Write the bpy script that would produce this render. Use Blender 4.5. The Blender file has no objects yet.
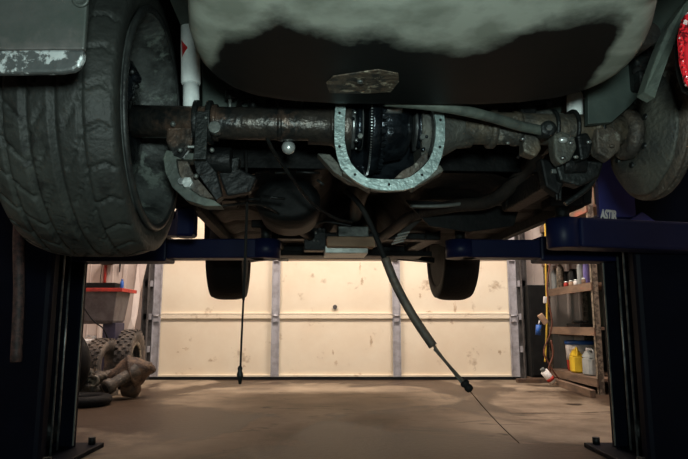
import bpy, bmesh, math, random
from mathutils import Vector, Matrix, noise as mnoise
PI = math.pi
C = bpy.context.scene.collection
S = bpy.context.scene

# ------------------------------------------------------------------ camera
CAMZ = 0.547
PITCH = math.radians(8.95)
FPX = 600.0
cam_d = bpy.data.cameras.new('camera')
cam_d.sensor_width = 36.0
cam_d.lens = 36.0 * FPX / 688.0
cam_d.clip_start = 0.02
cam = bpy.data.objects.new('camera', cam_d)
C.objects.link(cam)
cam.location = (0, 0, CAMZ)
cam.rotation_euler = (PI / 2 + PITCH, 0, 0)
S.camera = cam

# ------------------------------------------------------------------ world, lights, exposure
w = bpy.data.worlds.new('world'); S.world = w; w.use_nodes = True
w.node_tree.nodes['Background'].inputs[0].default_value = (0.75, 0.8, 0.85, 1)
w.node_tree.nodes['Background'].inputs[1].default_value = 0.05
S.view_settings.view_transform = 'Standard'
S.view_settings.look = 'None'
S.view_settings.gamma = 1.0
S.view_settings.exposure = 0.0
S.view_settings.use_curve_mapping = False

def area(name, loc, target, sx, sy, energy, col):
    l = bpy.data.lights.new(name, 'AREA'); l.shape = 'RECTANGLE'; l.size = sx; l.size_y = sy
    l.energy = energy; l.color = col
    o = bpy.data.objects.new(name, l); C.objects.link(o)
    o.location = loc
    d = Vector(target) - Vector(loc)
    o.rotation_euler = d.to_track_quat('-Z', 'Y').to_euler()
    return o
# cool work light held next to the camera
area('work_light', (0.06, -0.12, 0.68), (0.08, 1.4, 1.05), 0.16, 0.10, 16.0, (0.80, 1.0, 0.95))
# warm ceiling lamps near the garage door and over the sides of the bay
area('ceiling_lamp_light', (-0.9, 4.75, 3.3), (-0.5, 6.2, 0.6), 1.2, 0.2, 94, (1.0, 0.87, 0.77))
area('ceiling_lamp_light', (1.1, 4.75, 3.3), (0.7, 6.2, 0.6), 1.2, 0.2, 94, (1.0, 0.87, 0.77))
area('ceiling_lamp_light', (2.1, 3.0, 3.4), (1.7, 3.6, 0), 0.2, 1.2, 26, (0.95, 0.85, 0.9))
area('ceiling_lamp_light', (-2.1, 3.0, 3.4), (-1.7, 3.6, 0), 0.2, 1.2, 16, (0.95, 0.80, 0.8))
# shop lamps behind the camera
area('ceiling_lamp_light', (0.0, -1.6, 3.3), (0, 1.2, 0.0), 1.6, 0.4, 14, (0.88, 0.93, 1.0))

# ------------------------------------------------------------------ pixel helpers (photo pixel -> real point)
def ray(px, py):
    a = (px - 344.0) / FPX; v = (229.5 - py) / FPX
    s, c = math.sin(PITCH), math.cos(PITCH)
    return Vector((a, c - v * s, s + v * c))
def at(px, py, Y):
    d = ray(px, py); return Vector((0, 0, CAMZ)) + d * (Y / d.y)
def atz(px, py, z):
    d = ray(px, py); return Vector((0, 0, CAMZ)) + d * ((z - CAMZ) / d.z)
def atx(px, py, x):
    d = ray(px, py); return Vector((0, 0, CAMZ)) + d * (x / d.x)
YAW = math.radians(3.4)
CARLOC = Vector((0.14, 1.46, 0.706))
W2C = (Matrix.Translation(CARLOC) @ Matrix.Rotation(YAW, 4, 'Z')).inverted()
O_L = W2C @ Vector((0, 0, CAMZ))
def cdir(px, py): return W2C.to_3x3() @ ray(px, py)
def CL(px, py, yl):
    d = cdir(px, py); return O_L + d * ((yl - O_L.y) / d.y)
def CZ(px, py, zl):
    d = cdir(px, py); return O_L + d * ((zl - O_L.z) / d.z)
def CX(px, py, xl):
    d = cdir(px, py); return O_L + d * ((xl - O_L.x) / d.x)

# ------------------------------------------------------------------ materials
def srgb(r, g, b):
    def f(c):
        c /= 255.0
        return c / 12.92 if c <= 0.04045 else ((c + 0.055) / 1.055) ** 2.4
    return (f(r), f(g), f(b), 1)
def mat(name, c1, c2=None, scale=6, lo=0.4, hi=0.62, rough=0.6, metal=0.0, bump=0.0, bscale=40, detail=6, rvar=0.0, c3=None, s3=30, lo3=0.55, hi3=0.65, stretch=(1, 1, 1), coat=0.0):
    m = bpy.data.materials.new(name); m.use_nodes = True
    nt = m.node_tree; n = nt.nodes; L = nt.links
    b = n['Principled BSDF']
    b.inputs['Roughness'].default_value = rough; b.inputs['Metallic'].default_value = metal
    if coat: b.inputs['Coat Weight'].default_value = coat
    tc = n.new('ShaderNodeTexCoord'); mp = n.new('ShaderNodeMapping'); mp.inputs['Scale'].default_value = stretch
    L.new(tc.outputs['Object'], mp.inputs[0])
    b.inputs['Base Color'].default_value = srgb(*c1)
    out = None
    def layer(base, col, sc, l, h):
        nz = n.new('ShaderNodeTexNoise'); nz.inputs['Scale'].default_value = sc; nz.inputs['Detail'].default_value = detail
        nz.inputs['Roughness'].default_value = 0.65
        L.new(mp.outputs[0], nz.inputs['Vector'])
        mr = n.new('ShaderNodeMapRange'); mr.inputs['From Min'].default_value = l; mr.inputs['From Max'].default_value = h
        L.new(nz.outputs['Fac'], mr.inputs['Value'])
        mx = n.new('ShaderNodeMix'); mx.data_type = 'RGBA'
        L.new(mr.outputs[0], mx.inputs[0])
        if isinstance(base, tuple): mx.inputs[6].default_value = base
        else: L.new(base, mx.inputs[6])
        mx.inputs[7].default_value = col
        return mx.outputs[2], mr.outputs[0]
    if c2:
        out, f = layer(srgb(*c1), srgb(*c2), scale, lo, hi)
        if rvar:
            ma = n.new('ShaderNodeMath'); ma.operation = 'MULTIPLY_ADD'; ma.inputs[1].default_value = rvar; ma.inputs[2].default_value = rough
            L.new(f, ma.inputs[0]); L.new(ma.outputs[0], b.inputs['Roughness'])
    if c3:
        out, _ = layer(out if out else srgb(*c1), srgb(*c3), s3, lo3, hi3)
    if out: L.new(out, b.inputs['Base Color'])
    if bump:
        nz = n.new('ShaderNodeTexNoise'); nz.inputs['Scale'].default_value = bscale; nz.inputs['Detail'].default_value = 5
        L.new(mp.outputs[0], nz.inputs['Vector'])
        bp = n.new('ShaderNodeBump'); bp.inputs['Strength'].default_value = bump; bp.inputs['Distance'].default_value = 0.01
        L.new(nz.outputs['Fac'], bp.inputs['Height']); L.new(bp.outputs[0], b.inputs['Normal'])
    return m
M = {}
M['rubber'] = mat('rubber', (42, 44, 42), (64, 66, 62), 5, .45, .7, .55, 0, .35, 60, c3=(30, 31, 30), s3=12)
M['bead'] = mat('bead', (34, 36, 36), (54, 57, 55), 12, .45, .65, .5, .2, .3, 60)
M['rubber_dark'] = mat('rubber_dark', (13, 13, 13), (21, 20, 20), 8, .4, .7, .7, 0, .3, 50)
M['rim'] = mat('rim', (88, 92, 90), (44, 46, 45), 9, .42, .6, .5, .35, .3, 60, c3=(112, 120, 114), s3=22)
M['rust_patch'] = mat('rust_patch', (84, 74, 62), (44, 42, 38), 26, .45, .55, .6, .2, .6, 90, c3=(150, 142, 124), s3=40, lo3=.57, hi3=.63)
M['dusty_rubber'] = mat('dusty_rubber', (60, 54, 50), (104, 92, 82), 9, .45, .6, .7, 0, .4, 50)
M['dark_metal'] = mat('dark_metal', (17, 20, 21), (38, 42, 41), 10, .45, .65, .5, .4, .4, 70)
M['black_oily'] = mat('black_oily', (26, 31, 36), (50, 56, 62), 18, .45, .6, .2, .65, .35, 60)
M['black_matte'] = mat('black_matte', (18, 19, 19), (28, 28, 27), 8, .45, .65, .75, 0, .3, 40)
M['undercoat_shaded'] = mat('undercoat_shaded', (10, 12, 13), (22, 24, 24), 12, .45, .65, .5, 0, .4, 60, c3=(48, 44, 40), s3=16, lo3=.64, hi3=.72)  # dark coat lowered further; shade under the car is put into the colour
M['pipe_rust_shaded'] = mat('pipe_rust_shaded', (46, 40, 36), (28, 27, 26), 12, .42, .62, .6, .1, .4, 60)  # rust toned down, with underbody shade put into its colour
M['floorpan'] = mat('floorpan', (9, 11, 12), (18, 20, 20), 5, .45, .65, .6, 0, .4, 30, c3=(11, 12, 13), s3=9)
M['rust'] = mat('rust', (92, 82, 72), (58, 54, 50), 14, .42, .6, .6, .3, .5, 90, c3=(132, 128, 118), s3=30, lo3=.58, hi3=.68)
M['axle_black'] = mat('axle_black', (40, 42, 42), (72, 66, 60), 9, .45, .62, .34, .5, .4, 60, c3=(104, 84, 72), s3=7, lo3=.56, hi3=.66)
M['axle_rust'] = mat('axle_rust', (98, 88, 74), (66, 66, 62), 9, .4, .6, .55, .35, .5, 80, c3=(140, 138, 128), s3=26, lo3=.6, hi3=.7)
M['cast'] = mat('cast', (88, 88, 80), (62, 64, 62), 8, .4, .62, .6, .3, .5, 90)
M['flange'] = mat('flange', (150, 168, 166), (118, 136, 134), 30, .4, .62, .4, .35, .25, 120)
M['steel'] = mat('steel', (165, 170, 170), (110, 112, 112), 20, .4, .6, .32, .8, .2, 80)
M['bright'] = mat('bright', (215, 222, 220), (160, 165, 165), 20, .5, .7, .3, .6, .2, 60)
M['shield'] = mat('shield', (92, 100, 92), (66, 72, 68), 10, .42, .6, .6, .2, .35, 60)
M['pale_panel'] = mat('pale_panel', (56, 66, 62), (80, 90, 84), 4, .4, .7, .55, .1, .3, 20)
M['valance'] = mat('valance', (86, 86, 84), (68, 74, 70), 4, .4, .6, .5, .1, .2, 30, c3=(100, 96, 94), s3=6)
M['scuffed'] = mat('scuffed', (96, 98, 98), (84, 88, 88), 8, .4, .6, .45, .3, .3, 50, c3=(200, 206, 206), s3=20, lo3=.52, hi3=.56)
M['shock_white'] = mat('shock_white', (240, 244, 242), (216, 222, 220), 16, .45, .65, .5, 0, .15, 50)
M['label_red'] = mat('label_red', (190, 40, 42), (160, 30, 34), 20, .4, .6, .5)
M['blue_paint'] = mat('blue_paint', (16, 22, 52), (20, 27, 60), 4, .4, .7, .42, 0, .1, 20)
M['post_black'] = mat('post_black', (10, 13, 24), (13, 17, 30), 5, .45, .7, .5, 0, .06, 12)
M['post_black'].node_tree.nodes['Principled BSDF'].inputs['Specular IOR Level'].default_value = .25
M['blue_paint_lit'] = mat('blue_paint_lit', (52, 56, 118), (60, 62, 128), 5, .45, .7, .45, 0, .06, 12)  # lift blue lightened; light falling on the carriage guard is put into this colour
M['post_face'] = mat('post_face', (26, 24, 60), (36, 28, 66), 5, .4, .7, .4, 0, .1, 20)
M['door'] = mat('door', (232, 220, 196), (224, 208, 182), 1.6, .4, .65, .55, 0, .1, 8, c3=(168, 144, 114), s3=6, lo3=.62, hi3=.76)
M['scuff'] = mat('scuff', (220, 202, 174), (186, 164, 136), 14, .4, .6, .6)
M['door_grey'] = mat('door_grey', (186, 184, 188), (160, 156, 158), 14, .45, .65, .5, .4, .2, 40)
M['jamb'] = mat('jamb', (96, 92, 90), (66, 62, 60), 14, .42, .6, .55, .3, .3, 40)
M['wall'] = mat('wall', (212, 198, 188), (196, 180, 170), 3, .4, .65, .6, 0, .1, 10)
M['ceiling'] = mat('ceiling', (190, 188, 184), None, rough=.8)
M['cable_grey'] = mat('cable_grey', (88, 78, 68), (62, 56, 50), 30, .45, .6, .6, 0, .3, 60)
M['brown_rust'] = mat('brown_rust', (104, 82, 64), (60, 47, 40), 14, .42, .58, .7, .1, .7, 50, c3=(132, 108, 84), s3=22, lo3=.58, hi3=.68)
M['brown'] = mat('brown', (92, 70, 52), (66, 50, 40), 12, .42, .6, .75, 0, .4, 40)
M['wood'] = mat('wood', (128, 104, 84), (92, 74, 60), 10, .42, .62, .75, 0, .3, 40, stretch=(1, .2, 1), c3=(150, 84, 66), s3=4, lo3=.6, hi3=.66)
M['dusty_grey'] = mat('dusty_grey', (104, 98, 98), (84, 76, 76), 10, .42, .62, .6, 0, .2, 30)
M['navy_plastic'] = mat('navy_plastic', (54, 48, 70), (44, 40, 56), 8, .4, .6, .6)
M['red'] = mat('red', (178, 48, 34), (140, 40, 32), 14, .42, .6, .6)
M['white'] = mat('white', (222, 218, 214), (190, 184, 178), 24, .5, .65, .55)
M['blue'] = mat('blue', (40, 96, 178), (34, 80, 150), 12, .4, .6, .5)
M['yellow'] = mat('yellow', (232, 196, 50), (216, 176, 44), 14, .45, .65, .5)
M['cord_yellow'] = mat('cord_yellow', (206, 170, 60), (180, 146, 50), 14, .45, .65, .6)
M['cord_brown'] = mat('cord_brown', (110, 62, 44), (90, 52, 40), 14, .45, .65, .6)
M['tan'] = mat('tan', (176, 146, 118), (150, 120, 98), 12, .4, .65, .7, 0, .3, 30, stretch=(.3, 1, 1))
M['aluminium'] = mat('aluminium', (190, 196, 190), (150, 156, 152), 12, .45, .65, .4, .4, .2, 40)
M['tarnish'] = mat('tarnish', (120, 124, 120), (80, 84, 82), 12, .45, .65, .45, .5, .3, 40)
M['galv'] = mat('galv', (150, 140, 124), (92, 84, 74), 30, .45, .55, .5, .4, .2, 40)
M['lilac'] = mat('lilac', (120, 112, 176), (104, 96, 160), 12, .4, .6, .4)
M['clear_grey'] = mat('clear_grey', (164, 170, 168), (140, 146, 146), 12, .4, .6, .35)
M['green_dark'] = mat('green_dark', (52, 66, 58), (44, 54, 50), 12, .4, .6, .6)
M['hose'] = mat('hose', (92, 70, 66), (50, 44, 44), 40, .42, .58, .6, 0, .3, 60)

def spec(names, v):
    for n_ in names: M[n_].node_tree.nodes['Principled BSDF'].inputs['Specular IOR Level'].default_value = v
spec(['post_black'], .06); spec(['blue_paint', 'blue_paint_lit', 'floorpan', 'rubber_dark', 'black_matte'], .18)
spec(['rubber'], .3); spec(['undercoat_shaded', 'pipe_rust_shaded'], .25)
def floor_mat():
    m = bpy.data.materials.new('stained_concrete'); m.use_nodes = True
    nt = m.node_tree; n = nt.nodes; L = nt.links; b = n['Principled BSDF']
    tc = n.new('ShaderNodeTexCoord')
    def nz(sc, det, off=(0, 0, 0), stretch=(1, 1, 1), dist=0.0):
        mp = n.new('ShaderNodeMapping'); mp.inputs['Scale'].default_value = stretch; mp.inputs['Location'].default_value = off
        L.new(tc.outputs['Object'], mp.inputs[0])
        t = n.new('ShaderNodeTexNoise'); t.inputs['Scale'].default_value = sc; t.inputs['Detail'].default_value = det
        t.inputs['Roughness'].default_value = .6; t.inputs['Distortion'].default_value = dist
        L.new(mp.outputs[0], t.inputs['Vector']); return t.outputs['Fac']
    def rng(v, a, b_):
        mr = n.new('ShaderNodeMapRange'); mr.inputs['From Min'].default_value = a; mr.inputs['From Max'].default_value = b_
        L.new(v, mr.inputs['Value']); return mr.outputs[0]
    def mix(f, a, c):
        mx = n.new('ShaderNodeMix'); mx.data_type = 'RGBA'; L.new(f, mx.inputs[0])
        if isinstance(a, tuple): mx.inputs[6].default_value = a
        else: L.new(a, mx.inputs[6])
        mx.inputs[7].default_value = c; return mx.outputs[2]
    c = mix(rng(nz(2.2, 8), .35, .65), srgb(152, 136, 116), srgb(112, 98, 82))
    wet = rng(nz(.9, 7, (3.1, .4, 0), (1, .8, 1), .7), .475, .535)
    c = mix(wet, c, srgb(72, 58, 46))
    c = mix(rng(nz(3.5, 6, (1, 7, 0), (.6, 1.6, 1), .8), .60, .68), c, srgb(58, 46, 36))
    c = mix(rng(nz(26, 3, (5, 2, 0)), .70, .76), c, srgb(52, 42, 36))
    L.new(c, b.inputs['Base Color'])
    ma = n.new('ShaderNodeMath'); ma.operation = 'MULTIPLY_ADD'; ma.inputs[1].default_value = -.18; ma.inputs[2].default_value = .62
    L.new(wet, ma.inputs[0]); L.new(ma.outputs[0], b.inputs['Roughness'])
    b.inputs['Specular IOR Level'].default_value = .15
    bp = n.new('ShaderNodeBump'); bp.inputs['Strength'].default_value = .25; bp.inputs['Distance'].default_value = .01
    L.new(nz(30, 6), bp.inputs['Height']); L.new(bp.outputs[0], b.inputs['Normal'])
    return m
def tank_mat():
    m = bpy.data.materials.new('grimy_tank'); m.use_nodes = True
    nt = m.node_tree; n = nt.nodes; L = nt.links; b = n['Principled BSDF']
    tc = n.new('ShaderNodeTexCoord')
    at_ = n.new('ShaderNodeAttribute'); at_.attribute_name = 'grime'
    n1 = n.new('ShaderNodeTexNoise'); n1.inputs['Scale'].default_value = 9; n1.inputs['Detail'].default_value = 8; n1.inputs['Roughness'].default_value = .6
    L.new(tc.outputs['Object'], n1.inputs['Vector'])
    ma = n.new('ShaderNodeMath'); ma.operation = 'MULTIPLY_ADD'; ma.inputs[1].default_value = 1.1; ma.inputs[2].default_value = -.55
    L.new(n1.outputs['Fac'], ma.inputs[0])
    ad = n.new('ShaderNodeMath'); ad.operation = 'ADD'; L.new(ma.outputs[0], ad.inputs[0]); L.new(at_.outputs['Fac'], ad.inputs[1])
    mr = n.new('ShaderNodeMapRange'); mr.inputs['From Min'].default_value = .30; mr.inputs['From Max'].default_value = .72
    L.new(ad.outputs[0], mr.inputs['Value'])
    n2 = n.new('ShaderNodeTexNoise'); n2.inputs['Scale'].default_value = 14; n2.inputs['Detail'].default_value = 8
    L.new(tc.outputs['Object'], n2.inputs['Vector'])
    r2 = n.new('ShaderNodeMapRange'); r2.inputs['From Min'].default_value = .4; r2.inputs['From Max'].default_value = .62
    L.new(n2.outputs['Fac'], r2.inputs['Value'])
    mx = n.new('ShaderNodeMix'); mx.data_type = 'RGBA'; L.new(r2.outputs[0], mx.inputs[0])
    mx.inputs[6].default_value = srgb(154, 160, 150); mx.inputs[7].default_value = srgb(122, 128, 118)
    my = n.new('ShaderNodeMix'); my.data_type = 'RGBA'; L.new(mr.outputs[0], my.inputs[0])
    L.new(mx.outputs[2], my.inputs[6]); my.inputs[7].default_value = srgb(11, 13, 13)
    b.inputs['Specular IOR Level'].default_value = .2
    L.new(my.outputs[2], b.inputs['Base Color'])
    b.inputs['Roughness'].default_value = .55
    bp = n.new('ShaderNodeBump'); bp.inputs['Strength'].default_value = .2; bp.inputs['Distance'].default_value = .004
    L.new(n2.outputs['Fac'], bp.inputs['Height']); L.new(bp.outputs[0], b.inputs['Normal'])
    return m
def lamp_mat():
    m = bpy.data.materials.new('red_lens'); m.use_nodes = True
    nt = m.node_tree; n = nt.nodes; L = nt.links; b = n['Principled BSDF']
    tc = n.new('ShaderNodeTexCoord'); v = n.new('ShaderNodeTexVoronoi'); v.inputs['Scale'].default_value = 210
    L.new(tc.outputs['Object'], v.inputs['Vector'])
    cr = n.new('ShaderNodeValToRGB'); cr.color_ramp.interpolation = 'CONSTANT'
    cr.color_ramp.elements[0].color = srgb(230, 40, 50); cr.color_ramp.elements[1].position = .55; cr.color_ramp.elements[1].color = srgb(120, 20, 28)
    e = cr.color_ramp.elements.new(.8); e.color = srgb(230, 200, 200)
    L.new(v.outputs['Color'], cr.inputs[0]); L.new(cr.outputs[0], b.inputs['Base Color'])
    b.inputs['Roughness'].default_value = .15
    b.inputs['Coat Weight'].default_value = 1
    bp = n.new('ShaderNodeBump'); bp.inputs['Strength'].default_value = .6; bp.inputs['Distance'].default_value = .003
    L.new(v.outputs['Distance'], bp.inputs['Height']); L.new(bp.outputs[0], b.inputs['Normal'])
    return m
M['floor'] = floor_mat(); M['tank'] = tank_mat(); M['lens'] = lamp_mat()
M['lens_smooth'] = mat('lens_smooth', (232, 48, 60), (214, 36, 48), 10, .4, .6, .2, coat=.8)

# ------------------------------------------------------------------ mesh helpers
def perp(d):
    d = d.normalized(); u = Vector((0, 0, 1)) if abs(d.z) < .9 else Vector((1, 0, 0))
    a = d.cross(u).normalized(); return a, d.cross(a).normalized()
class MB:
    def __init__(s): s.v = []; s.f = []; s.sm = []
    def add(s, vs, fs, smooth=False):
        k = len(s.v); s.v += [tuple(p) for p in vs]
        for f in fs: s.f.append([i + k for i in f]); s.sm.append(smooth)
        return s
    def box(s, c, d, rot=None):
        c = Vector(c); h = Vector(d) / 2; vs = []
        for x in (-1, 1):
            for y in (-1, 1):
                for z in (-1, 1):
                    p = Vector((x * h.x, y * h.y, z * h.z))
                    if rot is not None: p = rot @ p
                    vs.append(c + p)
        return s.add(vs, [(0, 1, 3, 2), (4, 6, 7, 5), (0, 4, 5, 1), (2, 3, 7, 6), (0, 2, 6, 4), (1, 5, 7, 3)])
    def mm(s, x0, x1, y0, y1, z0, z1): return s.box(((x0 + x1) / 2, (y0 + y1) / 2, (z0 + z1) / 2), (x1 - x0, y1 - y0, z1 - z0))
    def cham(s, x0, x1, y0, y1, z0, z1, b):
        # box with chamfered vertical edges and rims
        def lp(i, z):
            return [Vector(p) for p in ((x0 + b + i, y0 + i, z), (x1 - b - i, y0 + i, z), (x1 - i, y0 + b + i, z), (x1 - i, y1 - b - i, z), (x1 - b - i, y1 - i, z), (x0 + b + i, y1 - i, z), (x0 + i, y1 - b - i, z), (x0 + i, y0 + b + i, z))]
        return s.loft([lp(b * .7, z0), lp(0, z0 + b * .7), lp(0, z1 - b * .7), lp(b * .7, z1)], True, False)
    def bar(s, p0, p1, wd, ht, up=(0, 0, 1)):
        p0 = Vector(p0); p1 = Vector(p1); d = (p1 - p0).normalized(); u = Vector(up)
        a = d.cross(u).normalized(); b = a.cross(d).normalized()
        vs = []
        for p in (p0, p1):
            for i, j in ((-1, -1), (1, -1), (1, 1), (-1, 1)): vs.append(p + a * i * wd / 2 + b * j * ht / 2)
        return s.add(vs, [(3, 2, 1, 0), (4, 5, 6, 7), (0, 1, 5, 4), (1, 2, 6, 5), (2, 3, 7, 6), (3, 0, 4, 7)])
    def loft(s, loops, caps=True, smooth=True):
        n = len(loops[0]); vs = []; fs = []
        for l in loops: vs += list(l)
        for i in range(len(loops) - 1):
            for j in range(n):
                a = i * n + j; b = i * n + (j + 1) % n; fs.append((a, b, b + n, a + n))
        s.add(vs, fs, smooth)
        if caps:
            k = len(s.v) - len(vs)
            s.f.append([k + i for i in range(n)][::-1]); s.sm.append(False)
            s.f.append([k + (len(loops) - 1) * n + i for i in range(n)]); s.sm.append(False)
        return s
    def tube(s, pts, r, seg=10, caps=True):
        pts = [Vector(p) for p in pts]; R = r if isinstance(r, (list, tuple)) else [r] * len(pts)
        loops = []; a = None
        for i, p in enumerate(pts):
            d = (pts[min(i + 1, len(pts) - 1)] - pts[max(i - 1, 0)]).normalized()
            if a is None: a, b = perp(d)
            else:
                a = (a - d * a.dot(d)).normalized(); b = d.cross(a)
            loops.append([p + (a * math.cos(2 * PI * k / seg) + b * math.sin(2 * PI * k / seg)) * R[i] for k in range(seg)])
        return s.loft(loops, caps)
    def curve(s, pts, r, seg=10, n=6):
        pts = [Vector(p) for p in pts]; out = []
        for i in range(len(pts) - 1):
            p0 = pts[max(i - 1, 0)]; p1 = pts[i]; p2 = pts[i + 1]; p3 = pts[min(i + 2, len(pts) - 1)]
            for k in range(n):
                t = k / n
                out.append(.5 * ((2 * p1) + (p2 - p0) * t + (2 * p0 - 5 * p1 + 4 * p2 - p3) * t * t + (3 * p1 - p0 - 3 * p2 + p3) * t ** 3))
        out.append(pts[-1]); return s.tube(out, r, seg)
    def lathe(s, o, axis, prof, seg=32, closed=False, fn=None):
        # prof: (distance along axis, radius)
        o = Vector(o); ax = Vector(axis).normalized(); a, b = perp(ax); vs = []; fs = []; n = len(prof)
        for k in range(seg):
            t = 2 * PI * k / seg; d = a * math.cos(t) + b * math.sin(t)
            for i, (h, r) in enumerate(prof):
                rr = fn(h, r, t, i) if fn else r
                vs.append(o + ax * h + d * rr)
        m = n if closed else n - 1
        for k in range(seg):
            k2 = (k + 1) % seg
            for i in range(m):
                j = (i + 1) % n
                fs.append((k * n + i, k * n + j, k2 * n + j, k2 * n + i))
        s.add(vs, fs, True)
        if not closed:
            base = len(s.v) - len(vs)
            if prof[0][1] > 1e-4: s.f.append([base + k * n for k in range(seg)]); s.sm.append(False)
            if prof[-1][1] > 1e-4: s.f.append([base + k * n + n - 1 for k in range(seg)][::-1]); s.sm.append(False)
        return s
    def cyl(s, p0, p1, r, seg=16, r2=None):
        p0 = Vector(p0); p1 = Vector(p1); L_ = (p1 - p0).length
        return s.lathe(p0, p1 - p0, [(0, r), (L_, r if r2 is None else r2)], seg)
    def prism(s, poly, vec):
        vec = Vector(vec); poly = [Vector(p) for p in poly]
        return s.loft([poly, [p + vec for p in poly]], True, False)
    def ring(s, outer, inner, vec):
        vec = Vector(vec); n = len(outer)
        o1 = [Vector(p) for p in outer]; i1 = [Vector(p) for p in inner]
        return s.loft([o1, i1, [p + vec for p in i1], [p + vec for p in o1], o1], False, False)
    def sphere(s, c, r, sx=1, sy=1, sz=1, seg=14):
        c = Vector(c); n = seg // 2; prof = [(-r * math.cos(PI * i / n), max(1e-5, r * math.sin(PI * i / n))) for i in range(n + 1)]
        k = len(s.v); s.lathe((0, 0, 0), (0, 0, 1), prof, seg)
        for i in range(k, len(s.v)):
            x, y, z = s.v[i]; s.v[i] = (c.x + x * sx, c.y + y * sy, c.z + z * sz)
        return s
    def jitter(s, amp, sc):
        for i, p in enumerate(s.v):
            q = mnoise.noise_vector(Vector(p) * sc) * amp; s.v[i] = (p[0] + q.x, p[1] + q.y, p[2] + q.z)
        return s
    def build(s, name, m, parent=None, bevel=0):
        me = bpy.data.meshes.new(name); me.from_pydata(s.v, [], s.f)
        me.polygons.foreach_set('use_smooth', s.sm)
        bm = bmesh.new(); bm.from_mesh(me)
        bmesh.ops.recalc_face_normals(bm, faces=bm.faces); bm.to_mesh(me); bm.free()
        me.materials.append(M[m]); me.update()
        o = bpy.data.objects.new(name, me); C.objects.link(o)
        if parent: o.parent = parent
        if bevel:
            b = o.modifiers.new('bevel', 'BEVEL'); b.width = bevel; b.segments = 2; b.limit_method = 'ANGLE'
        return o
def thing(name, loc, label, cat, group=None, rz=0):
    o = bpy.data.objects.new(name, None); C.objects.link(o); o.location = loc; o.rotation_euler = (0, 0, rz)
    o.empty_display_size = .1
    o['label'] = label; o['category'] = cat
    if group: o['group'] = group
    return o
def tag(o, label, cat, group=None):
    o['label'] = label; o['category'] = cat
    if group: o['group'] = group
    return o
def struct(o): o['kind'] = 'structure'; return o
def rel(base):
    b = Vector(base); return lambda p: Vector(p) - b

# ------------------------------------------------------------------ the room
RX0, RX1, RY0, RY1, RZ = -2.75, 2.50, -3.0, 6.20, 3.8
struct(MB().mm(RX0 - .1, RX1 + .1, RY0 - .1, RY1 + .3, -.1, 0).build('floor', 'floor'))
struct(MB().mm(RX0 - .1, RX1 + .1, RY0 - .1, RY1 + .3, RZ, RZ + .1).build('ceiling', 'ceiling'))
def ribbed(axis, fixed, a0, a1, z0, z1, sign):
    # ribbed steel liner sheet
    m = MB(); pts = []; x = a0; p = .23
    while x < a1:
        for dx, h in ((0, 0), (.012, .018), (.034, .018), (.046, 0), (.12, 0), (.124, .006), (.134, .006), (.138, 0)):
            if x + dx < a1: pts.append((x + dx, h))
        x += p
    pts.append((a1, 0))
    lo = [((q, fixed + sign * h, z0) if axis == 'x' else (fixed + sign * h, q, z0)) for q, h in pts]
    back = [((pts[-1][0], fixed - sign * .1, z0) if axis == 'x' else (fixed - sign * .1, pts[-1][0], z0)), ((pts[0][0], fixed - sign * .1, z0) if axis == 'x' else (fixed - sign * .1, pts[0][0], z0))]
    return m.prism([Vector(q) for q in lo + back], (0, 0, z1 - z0))
DX0, DX1, DZ = -1.93, 1.75, 2.44
wb = ribbed('x', RY1, RX0, DX0 - .08, 0, RZ, -1)
wb2 = ribbed('x', RY1, DX1 + .08, RX1, 0, RZ, -1); wb.add(wb2.v, wb2.f)
wb.mm(DX0 - .08, DX1 + .08, RY1, RY1 + .1, DZ, RZ)
struct(wb.build('wall_back', 'wall'))
struct(ribbed('y', RX0, RY0, RY1, 0, RZ, 1).build('wall_left', 'wall'))
struct(ribbed('y', RX1, RY0, RY1, 0, RZ, -1).build('wall_right', 'wall'))
struct(MB().mm(RX0, RX1, RY0 - .1, RY0, 0, RZ).build('wall_front', 'wall'))
# garage door: four sections, each with recessed skins, stiles, hinges
door = bpy.data.objects.new('door_1', None); C.objects.link(door); door.location = (0, RY1, 0); door['kind'] = 'structure'
door.location = ((DX0 + DX1) / 2, RY1 - .02, 0)
dr = rel(door.location)
W_ = DX1 - DX0; sec = .61
def dmm(m, x0, x1, y0, y1, z0, z1):
    l = door.location; return m.mm(x0 - l.x, x1 - l.x, y0 - l.y, y1 - l.y, z0, z1)
for k in range(4):
    m = MB(); z0 = k * sec + .028; z1 = z0 + sec - .003
    dmm(m, DX0, DX1, 6.13, 6.16, z0, z1)
    dmm(m, DX0, DX1, 6.112, 6.13, z1 - .035, z1); dmm(m, DX0, DX1, 6.112, 6.13, z0, z0 + .022)
    m.build('door_section', 'door', door, .003)
xs = [DX0 + .045, at(275, 350, 6.1).x, at(397, 350, 6.1).x, DX1 - .045]
for x in xs:
    for k in range(4):
        m = MB(); z0 = k * sec + .03; z1 = z0 + sec - .016
        dmm(m, x - .04, x + .04, 6.098, 6.114, z0, z1); dmm(m, x - .04, x - .03, 6.088, 6.1, z0, z1); dmm(m, x + .03, x + .04, 6.088, 6.1, z0, z1)
        m.build('stile', 'door_grey', door)
    for k in range(1, 4):
        m = MB(); z = k * sec + .02
        dmm(m, x - .025, x + .025, 6.078, 6.09, z - .06, z + .06)
        m.cyl(dr((x - .03, 6.074, z)), dr((x + .03, 6.074, z)), .008, 10)
        m.build('hinge', 'door_grey', door)
dmm(MB(), DX0, DX1, 6.10, 6.165, .002, .03).build('bottom_seal', 'black_matte', door)
random.seed(21)
def scuff(px, py, w_, h_, n=26):
    c = at(px, py, 6.1292); pts = []
    for k in range(n):
        a_ = 2 * PI * k / n; rr = random.uniform(.3, 1.1)
        pts.append(dr(c + Vector((math.cos(a_) * w_ * rr, 0, math.sin(a_) * h_ * rr))))
    MB().prism(pts, (0, -.0006, 0)).build('scuff_mark', 'scuff', door)
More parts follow.
